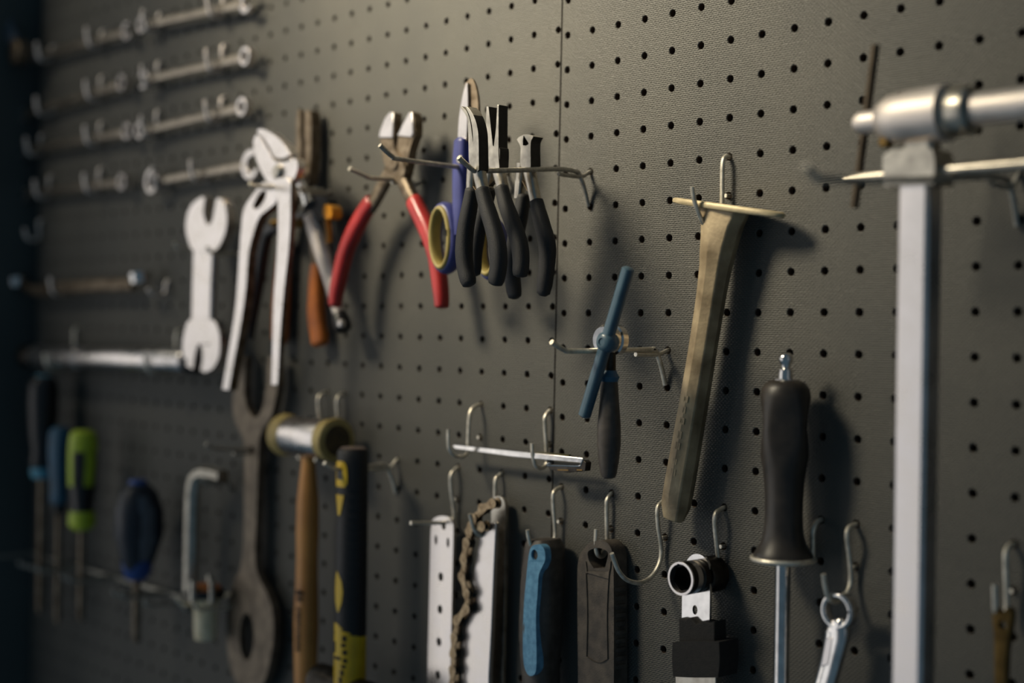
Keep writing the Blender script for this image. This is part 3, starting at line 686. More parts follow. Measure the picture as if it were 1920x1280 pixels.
m = M(); plate(m, tr([(746, 254), (756, 234), (768, 211), (774, 211), (776, 250), (772, 257)], DR - 2.5), DR - 3.4, DR - 1.6); m.done('cutting_bevel', 'bright', t, bevel=.5)
c = at(738, 308, DR); m = M(); lathe(m, (c[0], c[1], DR - 11), (0, 0, 1), [(0, 0), (0, 5), (11, 5), (12, 4), (12, 0)], seg=20); m.done('pivot', 'dull', t)
for pth, kk in (([(730, 322), (718, 345), (702, 375), (692, 392)], 0), ([(748, 322), (757, 345), (772, 375), (782, 392)], 1)):
    m = M(); swp(m, [at(x, y, DR - 4) + (DR - 5,) for x, y in pth], [(0, (6.5, 4)), (.4, (5.6, 4)), (1, (5, 4))], n=6, seg=14, power=3); m.done('tang', 'dull', t)
RK = [(0, (6.4, 5)), (.05, (7, 6)), (.3, (7.2, 6.6)), (.7, (6, 6.2)), (.96, (5, 5.4)), (1, (2, 3))]
for pth in ([(697, 376), (682, 398), (662, 435), (646, 475), (635, 520), (628, 555), (626, 576)], [(773, 374), (783, 395), (800, 430), (815, 475), (822, 520), (826, 560), (826, 578)]):
    sw = lambda y: (10 if pth[0][0] < 720 else 3) * (y - 375) / 200
    m = M(); swp(m, [at(x, y, DR - 4 + sw(y)) + (DR - 5 + sw(y),) for x, y in pth], RK, n=6, seg=20, power=2.5); m.done('grip', 'red', t, sharp=60)

# ------------------------------------------------------------------ pliers left of the cutters
D1 = 62
t = thing('slip_joint_pliers', 'big bare-metal slip-joint pliers with splayed handles', 'pliers', at(518, 340, D1) + (D1,))
m = M(); plate(m, spline(tr([(482, 246), (489, 241), (503, 246), (520, 258), (535, 274), (545, 289, 'c'), (531, 296), (515, 294), (507, 279, 'c'), (496, 262)], D1), 4, True), D1 - 9, D1); m.done('upper_jaw', 'bright', t, bevel=3., bseg=4)
m = M(); plate(m, spline(tr([(480, 252, 'c'), (475, 254), (471, 268), (474, 290), (482, 312), (490, 328), (502, 344), (530, 347), (546, 336), (554, 315), (552, 300), (547, 296, 'c'), (533, 303), (512, 302), (501, 284, 'c'), (490, 266)], D1), 4, True), D1 - 10, D1 - 2); m.done('lower_jaw', 'bright', t, bevel=1.8, bseg=3)
c = at(519, 322, D1); m = M(); lathe(m, (c[0], c[1], D1 - 12), (0, 0, 1), [(0, 0), (0, 6.4), (12, 6.4), (14, 4.5), (14.4, 0)], seg=24); m.done('pivot_bolt', 'steel', t)
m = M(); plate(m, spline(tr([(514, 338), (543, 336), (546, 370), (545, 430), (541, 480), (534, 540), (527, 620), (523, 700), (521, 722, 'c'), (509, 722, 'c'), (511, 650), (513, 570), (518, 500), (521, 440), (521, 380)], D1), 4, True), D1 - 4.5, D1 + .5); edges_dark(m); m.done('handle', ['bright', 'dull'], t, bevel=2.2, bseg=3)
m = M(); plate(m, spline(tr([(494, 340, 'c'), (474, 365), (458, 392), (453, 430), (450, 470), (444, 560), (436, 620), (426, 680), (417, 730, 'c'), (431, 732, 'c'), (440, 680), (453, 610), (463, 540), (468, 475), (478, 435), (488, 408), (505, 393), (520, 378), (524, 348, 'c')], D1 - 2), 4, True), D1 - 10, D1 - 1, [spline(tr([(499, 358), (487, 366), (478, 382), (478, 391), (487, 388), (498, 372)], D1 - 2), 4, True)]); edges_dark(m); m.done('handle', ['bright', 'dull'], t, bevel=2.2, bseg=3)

D2 = 17
t = thing('long_nose_pliers', 'dark long-nose pliers with orange grips behind the bare-metal ones', 'pliers', at(575, 340, D2) + (D2,))
for o, a in (([(556, 330, 'c'), (554, 290), (555, 240), (557, 208), (562.5, 207, 'c'), (563.5, 260), (564.5, 300), (570, 340, 'c')], 0), ([(566, 340, 'c'), (569, 295), (569, 240), (570, 207, 'c'), (577, 206), (581, 212), (582, 260), (580, 310), (576, 345, 'c')], 1)):
    m = M(); plate(m, spline(tr(o, D2), 4, True), D2 - 11, D2 - a); m.done('jaw', 'dull', t, bevel=1)
c = at(567, 330, D2); m = M(); lathe(m, (c[0], c[1], D2 - 12), (0, 0, 1), [(0, 0), (0, 8), (11, 8), (12.5, 6), (12.5, 0)], seg=24); m.done('pivot', 'dull', t)
for pth in ([(563, 340), (550, 380), (540, 430), (532, 480)], [(571, 340), (580, 380), (588, 440), (592, 500)]):
    m = M(); swp(m, [at(x, y, D2 - 5) + (D2 - 6,) for x, y in pth], [(0, (6, 4)), (1, (5.5, 4.5))], n=5, seg=14, power=3); m.done('tang', 'dull', t)
for pth in ([(535, 440), (530, 500), (526, 560), (524, 610), (523, 646)], [(592, 488), (592, 540), (592, 590), (597, 630), (599, 648)]):
    m = M(); swp(m, [at(x, y, D2 - 5) + (D2 - 6,) for x, y in pth], [(0, (4.5, 4)), (.15, (7, 6)), (.5, (9.5, 6.6)), (.9, (9.2, 6.4)), (1, (6.5, 4))], n=6, seg=20, power=2.6); m.done('grip', 'orange', t, sharp=60)

D3 = 25
t = thing('locking_pliers', 'locking pliers with a bright tubular handle and a dark lower grip', 'pliers', at(580, 400, D3) + (D3,))
m = M(); swp(m, [at(548, 300, D3) + (D3,), at(556, 322, D3) + (D3,), at(568, 352, D3) + (D3,), at(580, 385, D3) + (D3,)], [(0, (4, 3)), (.5, (4.5, 4)), (.8, (5, 4)), (1, (7, 5))], n=6, seg=16, power=3); m.done('lever', 'chrome', t)
m = M(); plate(m, spline(tr([(572, 375), (600, 366), (614, 374), (616, 400), (600, 412), (578, 408)], D3), 4, True), D3 - 10, D3); m.done('jaw_block', 'black', t, bevel=2)
m = M(); plate(m, spline(tr([(606, 386), (614, 383), (621, 390), (621, 406), (613, 411), (606, 405)], D3 + 8), 4, True), D3 - 3, D3 + 8); m.done('amber_button', 'amber', t, bevel=1)
m = M(); swp(m, [at(614, 412, D3) + (D3,), at(616, 430, D3) + (D3,), at(617, 455, D3) + (D3,)], [(0, (2.5, 2.5)), (1, (3, 2.5))], n=4, seg=12); m.done('amber_trigger', 'amber', t)
m = M(); swp(m, [at(578, 405, D3) + (D3 - 2,), at(590, 440, D3) + (D3 - 2,), at(606, 490, D3) + (D3 - 2,), at(622, 545, D3) + (D3 - 2,), at(632, 592, D3) + (D3 - 2,)], [(0, (8, 6)), (.35, (9, 6.5)), (.7, (7.5, 6)), (1, (5, 5))], n=6, seg=20); m.done('tubular_handle', 'satin', t, sharp=60)
c0, c1 = at(632, 588, D3), at(644, 628, D3)
m = M(); lathe(m, (c0[0], c0[1], D3 - 2), (c1[0] - c0[0], c1[1] - c0[1], 0), [(0, 0), (0, 6.5), (6, 7.6), (14, 7.6), (16, 6), (16, 0)], seg=20); m.done('end_nut', 'black', t)
c0 = at(636, 606, D3 + 7); m = M(); lathe(m, (c0[0], c0[1], D3 + 3), (0, 0, 1), [(0, 0), (0, 3.4), (3.4, 3.4), (4.2, 2.6), (4.2, 0)], seg=16); m.done('adjusting_screw', 'bright', t)
m = M(); swp(m, [at(570, 400, D3) + (D3 - 4,), at(530, 418, D3) + (D3 - 4,), at(500, 430, D3) + (D3 - 4,), at(488, 450, D3) + (D3 - 4,), at(476, 520, D3) + (D3 - 4,), at(464, 590, D3) + (D3 - 4,), at(459, 634, D3) + (D3 - 4,)], [(0, (5, 4)), (.3, (6, 5)), (.45, (8.5, 6)), (.8, (7.5, 6)), (1, (5, 4))], n=6, seg=18, power=2.6); m.done('dark_grip', 'black', t, sharp=60)
for x in (512, 553):
    c = at(x, 418, D3 + 8)
    m = M(); lathe(m, (c[0] - 6, c[1], D3 + 4), (1, 0, 0), [(0, 0), (0, 3.4), (1, 4), (2, 3.4), (3, 4), (4, 3.4), (5, 4), (6, 3.4), (7, 4), (8, 3.4), (9, 4), (10, 3.4), (10, 0)], seg=18); m.done('knurled_wheel', 'brass', t)

# big open-ended spanner
DO = 38
t = thing('open_end_spanner', 'big pale double open-end spanner hanging upright', 'wrench', at(381, 530, DO) + (DO,))
m = M(); plate(m, spline(tr([(379, 368, 'c'), (384, 371, 'c'), (381, 400), (388, 421), (397, 415), (401, 398), (405, 374, 'c'), (412, 371), (421, 384), (425, 405), (423, 430), (414, 455), (401, 470), (363, 470), (352, 448), (348, 425), (352, 398), (362, 380)], DO), 4, True), DO - 10, DO); m.done('upper_jaw', 'bright', t, bevel=1.6, bseg=3)
m = M(); plate(m, tr([(361, 460), (399, 460), (396, 530), (394, 610), (357, 610), (359, 530)], DO - 1.6), DO - 8.5, DO - 1.6); m.done('shank', 'bright', t, bevel=2.2, bseg=3)
m = M(); plate(m, spline(tr([(357, 598), (394, 598), (405, 608), (411, 625), (412, 650), (409, 672), (398, 691), (384, 698, 'c'), (376, 695, 'c'), (380, 670), (378, 650), (372, 645), (366, 660), (361, 692, 'c'), (350, 686, 'c'), (343, 668), (342, 645), (346, 620)], DO), 4, True), DO - 10, DO); m.done('lower_jaw', 'bright', t, bevel=1.6, bseg=3)
# its twin-arm holder: two arms either side of the neck
for x, y, lab in ((347, 466, 'left'), (409, 474, 'right')):
    u, v = at(x, y, DO - 5); hh = min(HOLES_L, key=lambda p: (p[0] - u) ** 2 + (p[1] - v) ** 2)
    tt = thing('wire_hook', f'{lab} short arm under the upper head of the big open-end spanner', 'hook', (hh[0], hh[1], 0), 'short arms for the open-end spanner')
    m = M(); tube(m, spline([(hh[0], hh[1], -9), (hh[0], hh[1], 3), (u, v, 14), (u, v, DO), (u, v + 2, DO + 4), (u, v + 5, DO + 7)], 6), 1.8, seg=10, ref=(1, 0, 0)); m.done('bent_wire', 'wire', tt)

# big dark spanner
DD = 17
t = thing('ring_spanner', 'large dark flat spanner with a forked top and an oval eye below', 'wrench', at(470, 845, DD) + (DD,))
m = M(); plate(m, spline(tr([(452, 668, 'c'), (440, 715), (435, 755), (440, 790), (452, 815), (457, 850), (457, 950), (453, 1050), (440, 1085), (428, 1125), (424, 1175), (427, 1225), (436, 1265), (455, 1295), (476, 1300), (494, 1280), (506, 1240), (513, 1190), (510, 1140), (497, 1105), (482, 1075), (478, 1040), (481, 950), (484, 860), (488, 815), (506, 785), (516, 750), (521, 710), (516, 664, 'c'), (502, 668, 'c'), (499, 715), (493, 760), (481, 782), (468, 774), (458, 740), (460, 668, 'c')], DD), 3, True), DD - 8, DD,
                [circ(at(462, 1193, DD), 12.5, 24, 22, rot=-.05), circ(at(472, 845, DD), 3.6, 14)]); m.done('body', 'spanner', t, bevel=1.6, bseg=3)

# ------------------------------------------------------------------ mallet and hammer
t = thing('mallet', 'wooden-handled mallet with a bright metal head and yellowed nylon faces', 'hammer', (HU, HV, HD_))
m = M(); lathe(m, (HU - 27, HV, HD_), (1, 0, 0), [(0, 0), (0, 16.4), (1.5, 16.8), (55, 16.8), (57, 16.4), (57, 0)], seg=36); hd = m.done('head_sleeve', 'bright', t)
for s in (-1, 1):
    m = M(); lathe(m, (HU + 1.5 + s * 27.5, HV, HD_), (s, 0, 0), [(0, 0), (0, 17.2), (3, 17.8), (7, 17.8), (11, 19), (13, 18.4), (14.2, 16), (14, 0)], seg=36); f = m.done('nylon_face', 'hide', t)
    m = M(); lathe(m, (HU + 1.5 + s * 41.1, HV, HD_), (s, 0, 0), [(0, 0), (0, 13.6), (.7, 13), (1, 0)], seg=30); m.done('shaded_face', 'hideface', f)  # dark disc: shade on the end face, put into its colour
hv = lambda y: at(575, y, HD_)[1]
m = M(); lathe(m, (HU, 0, HD_), (0, 1, 0), [(hv(y), r) for y, r in [(845, 0), (845, 6.4), (870, 6.6), (900, 8.2), (940, 10.2), (1000, 10.6), (1040, 10), (1080, 10.2), (1120, 11), (1170, 11.6), (1230, 11), (1300, 10), (1380, 10.4), (1400, 8), (1400, 0)]][::-1], seg=28, ecc=.9); m.done('handle', 'wood', t)
m = M()
for y0, hgt, s0, s1 in [(1103, 9, -.72, -.35), (1106, 3, -.4, -.1), (1116, 6, -.66, -.3), (1136, 5, -.7, -.42), (1145, 7, -.66, -.38), (1155, 5, -.7, -.4), (1163, 7, -.62, -.4), (1174, 5, -.7, -.42), (1183, 6, -.66, -.4), (1192, 6, -.7, -.45), (1201, 7, -.66, -.42), (1211, 5, -.7, -.42)]:
    wrap(m, lambda v: (HU, HD_), lambda v: 11., [(hv(y0), s0, s1), (hv(y0 + hgt), s0, s1)], lift=.35, seg=3)
m.done('stamped_print', 'ink', t)

KU = hH[0]; KD = 46.
t = thing('hammer', 'black and yellow hammer hanging head down by the end of its handle', 'hammer', (KU, at(657, 900, KD)[1], KD))
kv = lambda y: at(657, y, KD)[1]
krad = lambda v: 12.9
m = M(); lathe(m, (KU, 0, KD), (0, 1, 0), [(kv(y), r) for y, r in [(838, 0), (839, 9), (842, 11.6), (847, 12.7), (870, 12.6), (930, 12.6), (1000, 12.8), (1080, 12.9), (1185, 12.9), (1190, 12.6), (1262, 12.6), (1300, 11), (1300, 0)]][::-1], seg=32); m.done('handle', 'charcoal', t)
m = M(); lathe(m, (KU, 0, KD), (0, 1, 0), [(kv(838) + .2, 0), (kv(838) + .2, 9.4), (kv(838) - .6, 11)], seg=32); m.done('end_cap', 'capgrey', t)
for i in range(13):
    y = 905 + i * 18
    m = M(); wrap(m, lambda v: (KU, KD), krad, [(kv(y), -.3, .9), (kv(y + 4.5), -.34, .94), (kv(y + 9), -.3, .9)], lift=.55, seg=10); m.done('grip_rib', 'charcoal', t)
def patch(name, rows, mt='yellow', lift=.4):
    m = M(); wrap(m, lambda v: (KU, KD), krad, [(kv(y), a, b) for y, a, b in rows], lift=lift, seg=12); return m.done(name, mt, t)
p = patch('hanging_eyelet', [(862, -.85, -.5), (866, -.97, -.36), (874, -.99, -.26), (885, -.99, -.22), (905, -.99, -.22), (910, -.99, -.24)])
m = M(); wrap(m, lambda v: (KU, KD), krad, [(kv(876), -.9, -.55), (kv(896), -.9, -.52)], lift=.7, seg=4); m.done('eyelet_hole', 'black', p)
patch('yellow_mark', [(925, -.96, -.42), (940, -.9, -.5), (963, -.8, -.66)])
patch('yellow_mark', [(1068, -.84, -.8), (1085, -.92, -.5), (1105, -.94, -.4), (1125, -.9, -.48), (1143, -.76, -.68)])
p = patch('yellow_sleeve', [(1165, -1, -.75), (1172, -1, -.45), (1181, -1, .1), (1188, -1, .6), (1190, -1, .99), (1240, -1, .99), (1300, -1, .99)], lift=.3)
m = M()
for y0, hgt, s0, s1 in [(1186, 10, -.4, -.14), (1200, 7, -.46, -.18), (1212, 9, -.36, -.1), (1226, 6, -.9, -.5), (1228, 8, -.34, -.08), (1240, 6, -.44, -.16), (1250, 10, -.5, -.3), (1263, 12, -.58, -.4), (1200, 20, -.95, -.86)]:
    wrap(m, lambda v: (KU, KD), krad, [(kv(y0), s0, s1), (kv(y0 + hgt), s0, s1)], lift=.6, seg=4)
m.done('black_print', 'ink', p)
hv0 = kv(1262)
m = M(); lathe(m, (KU - 45, hv0 - 14, KD), (1, 0, 0), [(0, 0), (0, 13), (2, 14.5), (20, 14.5), (28, 11), (55, 12), (80, 12), (95, 5), (95, 0)], seg=32); m.done('head', 'dark', t)

# ------------------------------------------------------------------ perforated strip, chain and plate
DP = 15
t = thing('perforated_strip', 'long flat steel strip with a row of holes and a rounded top', 'metal strip', at(828, 1000, DP) + (DP,))
o = spline(tr([(809, 985), (812, 973), (825, 967), (840, 969), (849, 980), (850, 1000, 'c'), (842, 1285, 'c'), (799, 1285, 'c'), (807.5, 995, 'c')], DP), 4, True)
o = [(u, v - 90) if v < at(820, 1275, DP)[1] else (u, v) for u, v in o]
hs = [circ(at(817.5, 1012, DP), 1.7, 14, 4), circ(at(840, 1017, DP), 1.7, 14, 4), circ(at(832, 986, DP), 2.6, 14, 3.)]
for i, (x, y) in enumerate([(826.5, 1081), (825, 1142), (823, 1203), (821, 1265), (819, 1327)]): hs.append(circ(at(x, y, DP), 3., 16, 3.5))
m = M(); plate(m, o, DP - 2.5, DP, hs); m.done('strip', 'bright', t, bevel=.4)

DL = 20
t = thing('chain_whip', 'bright steel plate with a bicycle chain riveted along its edge', 'chain tool', at(905, 1050, DL) + (DL,))
o = spline(tr([(930, 979, 'c'), (926, 1060), (921, 1180), (915, 1290, 'c'), (865, 1290, 'c'), (866, 1230), (868, 1185), (870, 1135), (884, 1090), (891, 1057), (896, 1020), (902, 1000, 'c'), (905, 984)], DL), 4, True)
o = [(u, v - 90) if v < at(890, 1280, DL)[1] else (u, v) for u, v in o]
m = M(); plate(m, o, DL - 4, DL); m.done('front_plate', 'bright', t, bevel=.6)
o = spline(tr([(921, 975), (917, 950), (922, 935), (932, 930), (942, 934), (947, 948), (947, 985), (946, 1100), (942, 1290, 'c'), (905, 1290, 'c'), (912, 1100)], DL - 10), 4, True)
o = [(u, v - 90) if v < at(920, 1280, DL - 10)[1] else (u, v) for u, v in o]
m = M(); plate(m, o, DL - 13, DL - 10, [circ(at(930, 943, DL - 10), 1.8, 12)]); m.done('back_plate', 'steel', t, bevel=.5)
CP = [(929, 943), (909, 953), (893, 972), (885, 996), (880, 1017), (875, 1048), (871.5, 1080), (880, 1111), (880, 1140), (861, 1163), (857, 1194), (855, 1225), (854, 1255), (853, 1286), (852, 1317)]
P3 = [at(x, y, DL + 3) for x, y in CP]
def link(a, b, dmid, half, name):
    a, b = Vector(a), Vector(b); m = M(); dv = (b - a); ln = dv.length; e = dv / ln; nrm = Vector((-e.y, e.x))
    pts = []
    for i in range(9): th = math.pi / 2 + math.pi * i / 8; pts.append(a + e * math.cos(th) * 4.1 + nrm * math.sin(th) * 4.1)
    pts.append((a + b) / 2 - nrm * 2.2)
    for i in range(9): th = -math.pi / 2 + math.pi * i / 8; pts.append(b + e * math.cos(th) * 4.1 + nrm * math.sin(th) * 4.1)
    pts.append((a + b) / 2 + nrm * 2.2)
    pts = [tuple(p) for p in pts]
    for s in (-1, 1): plate(m, pts, dmid + s * half - .5, dmid + s * half + .5)
    for c in (a, b): lathe(m, (c.x, c.y, dmid - half - .7), (0, 0, 1), [(0, 0), (0, 1.5), (2 * half + 1.4, 1.5), (2 * half + 1.4, 0)], seg=12)
    for c in (a,): lathe(m, (c.x, c.y, dmid - half + .6), (0, 0, 1), [(0, 0), (0, 2.4), (2 * half - 1.2, 2.4), (2 * half - 1.2, 0)], seg=14)
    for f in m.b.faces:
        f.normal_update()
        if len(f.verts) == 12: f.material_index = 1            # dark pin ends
        elif abs(f.normal.y) < .5: f.material_index = 2        # plate sides, their shade put into the colour
    m.done(name, ['chain', 'dark', 'dark_side'], t)
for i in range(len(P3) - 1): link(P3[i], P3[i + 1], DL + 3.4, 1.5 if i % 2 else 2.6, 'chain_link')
link(at(909, 986, DL + 3), at(889, 986, DL + 3), DL + 3.6, 2.6, 'chain_link')

# ------------------------------------------------------------------ far left: spanners on two rows of hooks
def openhead(c, ang, r, gap, depth, bend=.26):
    """outline of an open jaw: round head with a slot opening along ang + bend"""
    a = ang + bend; e = Vector((math.cos(a), math.sin(a))); nn = Vector((-e.y, e.x)); c = Vector(c); o = []
    half = math.asin(min(.95, gap / 2 / r)) + .18
    for i in range(22):
        th = half + (2 * math.pi - 2 * half) * i / 21; o.append(tuple(c + e * math.cos(th) * r + nn * math.sin(th) * r * .94))
    for x, y in ((r * .72, -gap / 2), (-depth, -gap / 2), (-depth - gap * .22, 0), (-depth, gap / 2), (r * .72, gap / 2)): o.append(tuple(c + e * x + nn * y))
    return o
def small_hook(label, u, v, d, tipup, r=2.3):
    hh = min(HOLES_L, key=lambda p: (p[0] - u) ** 2 * 4 + (p[1] - v - 9) ** 2)
    tt = thing('wire_hook', label, 'hook', (hh[0], hh[1], 0), 'hooks of the spanner rack')
    uu = hh[0]
    m = M(); tube(m, spline([(uu, hh[1], -9), (uu, hh[1], 1), (uu, hh[1] - 4, 4.5), (uu, v - 2, 4.5), (uu, v - 6.5, 8), (uu, v - 7.2, d), (uu, v - 5, d + 5), (uu, v + tipup * .5, d + 8), (uu, v + tipup, d + 8)], 5), r, seg=10, ref=(1, 0, 0)); m.done('bent_wire', 'satin', tt)
    return uu
WG = 'spanners racked on the far left'
def spanner(label, x0, y0, x1, y1, hooks, w=5.2, r=9.5, left='ring', right='open', d=14, mt='steel', tip=13, hook_lab=''):
    a, b = Vector(at(x0, y0, d)), Vector(at(x1, y1, d)); ang = math.atan2(b.y - a.y, b.x - a.x); e = (b - a).normalized(); n = Vector((-e.y, e.x))
    for lab, hx in zip(('left', 'right'), hooks):
        f = (hx - x0) / (x1 - x0); c = a + (b - a) * f
        small_hook(f'{lab} hook under {hook_lab}', c.x, c.y, d, tip)
    t = thing('spanner', label, 'wrench', (a.x, a.y, d), WG)
    ca, cb = a + e * r, b - e * r
    m = M(); swp(m, [(ca.x + e.x * r * .6, ca.y + e.y * r * .6, d - 1), ((ca.x + cb.x) / 2, (ca.y + cb.y) / 2, d - 2), (cb.x - e.x * r * .6, cb.y - e.y * r * .6, d - 1)], [(0, (w * .9, 2.6)), (.5, (w * .8, 2.6)), (1, (w, 2.6))], n=6, seg=14, power=3.2); m.done('shank', 'rack', t, sharp=45)
    for c, kind, s in ((ca, left, math.pi), (cb, right, 0)):
        m = M()
        if kind == 'ring': plate(m, circ(c, r * .92, 28), d - 5, d + 3.5, [circ(c, r * .6, 12)]); nm = 'ring_head'
        else: plate(m, openhead(c, ang + s, r * 1.08, r * 1.0, r * .25), d - 4.5, d + 1.5); nm = 'open_head'
        m.done(nm, 'bright', t, bevel=1.1, bseg=2)
ordn = ['topmost', 'second', 'third', 'lowest']
rowsR = [((262, 48), (472, 4), (290, 396), 'ring', 'open', 9.5), ((262, 151), (474, 104), (288, 396), 'open', 'ring', 9.5), ((258, 247), (468, 198), (290, 396), 'ring', 'ring', 9.5), ((276, 342), (486, 306), (310, 372), 'ring', 'open', 14)]
rowsL = [((68, 106), (246, 56), (86, 180), 'ring', 'open', 9.5), ((34, 218), (240, 153), (84, 172), 'open', 'ring', 9.5), ((36, 283), (250, 245), (72, 176), 'open', 'ring', 9.5), ((38, 364), (240, 340), (74, 176), 'open', 'ring', 9.5)]
lookR = ['slim spanner at the top edge', 'slim spanner', 'slim double-ring spanner', 'broad open-jawed spanner pointing at the bare-metal pliers']
lookL = ['dim spanner', 'dim spanner', 'dim spanner', 'dim spanner']
for i, (r0, look) in enumerate(zip(rowsR, lookR)):
    spanner(f'{look}, {ordn[i]} in the right stack of four', *r0[0], *r0[1], r0[2], left=r0[3], right=r0[4], r=r0[5], hook_lab=f'the {ordn[i]} spanner of the right stack')
for i, (r0, look) in enumerate(zip(rowsL, lookL)):
    spanner(f'{look}, {ordn[i]} in the left stack of four', *r0[0], *r0[1], r0[2], left=r0[3], right=r0[4], r=r0[5], hook_lab=f'the {ordn[i]} spanner of the left stack')

# offset ring spanner below them
DQ = 16
t = thing('offset_ring_spanner', 'offset ring spanner lying level between the racks and the steel tube', 'wrench', at(180, 535, DQ) + (DQ,))
q = [at(72, 545, DQ) + (DQ,), at(110, 540, DQ) + (DQ,), at(180, 535, DQ) + (DQ,), at(250, 533, DQ) + (DQ,)]
m = M(); swp(m, [at(40, 530, DQ) + (DQ + 2,), at(60, 543, DQ) + (DQ,)] + q, [(0, (5, 4)), (.3, (6, 4)), (.5, (7.5, 4)), (1, (7, 4))], n=5, seg=14, power=3); m.done('shank', 'dull', t)
for x, y, e in ((36, 527, 3), (272, 519, 6)):
    c = at(x, y, DQ); m = M(); lathe(m, (c[0], c[1] - 6, DQ + e - 2), (0, 1, .15), [(0, 7), (0, 11), (1, 12), (11, 12), (12, 11), (12, 7), (0, 7)], seg=28)
    for f in [f for f in m.b.faces if len(f.verts) == 28]: m.b.faces.remove(f)
    m.done('ring_head', 'chrome', t)
for lab, x, y in (('left', 110, 540), ('right', 300, 540)):
    c = at(x, y, DQ); small_hook(f'{lab} hook beside the level offset ring spanner', c[0], c[1], DQ, 12 if lab == 'left' else -3)

# steel tube (breaker bar)
DT = 26
a, b = at(66, 668, DT), at(352, 676, DT); vb = (a[1] + b[1]) / 2
t = thing('breaker_bar', 'thick steel tube lying level on two hooks', 'wrench', ((a[0] + b[0]) / 2, vb, DT))
m = M(); lathe(m, (a[0], a[1], DT), (b[0] - a[0], b[1] - a[1], 0), [(0, 0), (0, 11), (2, 12.5), (120, 12.8), (121, 11.8), (b[0] - a[0] - 2, 11.6), (b[0] - a[0], 10.5), (b[0] - a[0], 0)], seg=32); m.done('tube', 'bright', t)
m = M(); lathe(m, (a[0] - 26, a[1], DT), (1, 0, 0), [(0, 0), (0, 12), (4, 14), (18, 14), (26, 10.5), (26, 0)], seg=28); m.done('drive_head', 'dark', t)
m = M(); lathe(m, (b[0] - 1, b[1], DT), (1, 0, 0), [(0, 0), (0, 10), (4, 12.4), (20, 12.4), (22, 11), (22, 0)], seg=28); m.done('end_knob', 'black', t)
for lab, x in (('left', 110), ('right', 306)):
    f = (x - 66) / (352 - 66); c = (a[0] + (b[0] - a[0]) * f, a[1] + (b[1] - a[1]) * f)
    hh = min(HOLES_L, key=lambda p: (p[0] - c[0]) ** 2 * 4 + (p[1] - c[1] - 28) ** 2); uu = hh[0]
    tt = thing('wire_hook', f'{lab} hook under the level steel tube', 'hook', (hh[0], hh[1], 0), 'hooks of the steel tube')
    m = M(); tube(m, spline([(uu, hh[1], -9), (uu, hh[1], 2), (uu, hh[1] - 5, 6), (uu, c[1] - 6, 6.5), (uu, c[1] - 13, 13), (uu, c[1] - 14.6, DT), (uu, c[1] - 11, DT + 11), (uu, c[1] + 4, DT + 15.5)], 6), 1.9, seg=10, ref=(1, 0, 0)); m.done('bent_wire', 'wire', tt)

# empty hook beside the side wall
c = at(42, 440, 14); small_hook('empty hook close to the side wall, above the offset ring spanner', c[0], c[1], 14, 6)

# grey tool in the top left corner
DG = 30
t = thing('ratchet', 'blurred grey ratchet in the top left corner', 'wrench', at(24, 60, DG) + (DG,))
m = M(); swp(m, [at(4, -20, DG) + (DG,), at(14, 40, DG) + (DG,), at(30, 85, DG) + (DG,)], [(0, (8, 6)), (.6, (9, 7)), (1, (12, 8))], n=6, seg=18); m.done('handle', 'slate', t)
c = at(36, 98, DG); m = M(); lathe(m, (c[0], c[1], DG - 8), (0, 0, 1), [(0, 0), (0, 15), (14, 15), (16, 12), (16, 0)], seg=28); m.done('head', 'dull', t)
c = at(20, -26, 0); hh = min(HOLES_L, key=lambda p: (p[0] - c[0]) ** 2 + (p[1] - c[1]) ** 2)

# ------------------------------------------------------------------ far left, lower: screwdrivers and hex key in a bar rack
def driver(label, cx, d, top, bot, shaft_end, R, mats, shaft_r, prof, cap=None, ring=None, flutes=None):
    u = at(cx[0], (top + bot) / 2, d)[0]; vv = lambda y: at(cx[0], y, d)[1]
    t = thing('screwdriver', label, 'screwdriver', (u, vv(top), d), 'screwdrivers in the bar rack')
    m = M(); lathe(m, (u, 0, d), (0, 1, 0), [(vv(top + (bot - top) * f), R * r) for f, r in prof][::-1], seg=28)
    if flutes:
        for x in m.b.verts:
            q = Vector((x.co.x * 1000 - u, -x.co.y * 1000 - d)); k = 1 - flutes[1] * (.5 + .5 * math.cos(flutes[0] * math.atan2(q.y, q.x)))
            x.co.x = (u + q.x * k) * .001; x.co.y = -(d + q.y * k) * .001
    m.done('handle', mats[0], t, sharp=60)
    for nm, spec, mt in (('end_cap', cap, mats[1]), ('collar', ring, mats[-1])):
        if spec: m = M(); lathe(m, (u, 0, d), (0, 1, 0), [(vv(y), R * r) for y, r in spec][::-1], seg=28); m.done(nm, mt, t)
    m = M(); lathe(m, (u, 0, d), (0, 1, 0), [(vv(bot - 4), 0), (vv(bot - 4), shaft_r), (vv(shaft_end - 14), shaft_r), (vv(shaft_end), shaft_r * .6), (vv(shaft_end), 0)][::-1], seg=16); m.done('shaft', 'dull', t)
    return t, u, d
HP = [(0, 0), (0, .55), (.03, .8), (.1, .96), (.3, 1), (.6, .9), (.8, .72), (.9, .8), (.97, .8), (1, .6), (1, 0)]
S = []
S.append(driver('tall black screwdriver with pale blue cap and collar, nearest the side wall', (80, 800), 40, 705, 880, 1150, 17, ('black', 'cap_blue', 'cap_blue'), 4.2, HP, cap=[(702, 0), (703, 8 / 17), (708, .62), (735, .66), (735, 0)], ring=[(862, 0), (862, .62), (868, .74), (888, .74), (896, .6), (896, 0)]))
S.append(driver('petrol blue screwdriver between the tall black and the lime green one', (112, 880), 34, 800, 945, 1170, 13.5, ('petrol', 'petrol', 'black'), 3.6, HP, ring=[(925, 0), (925, .6), (952, .6), (962, .45), (962, 0)], flutes=(6, .1)))
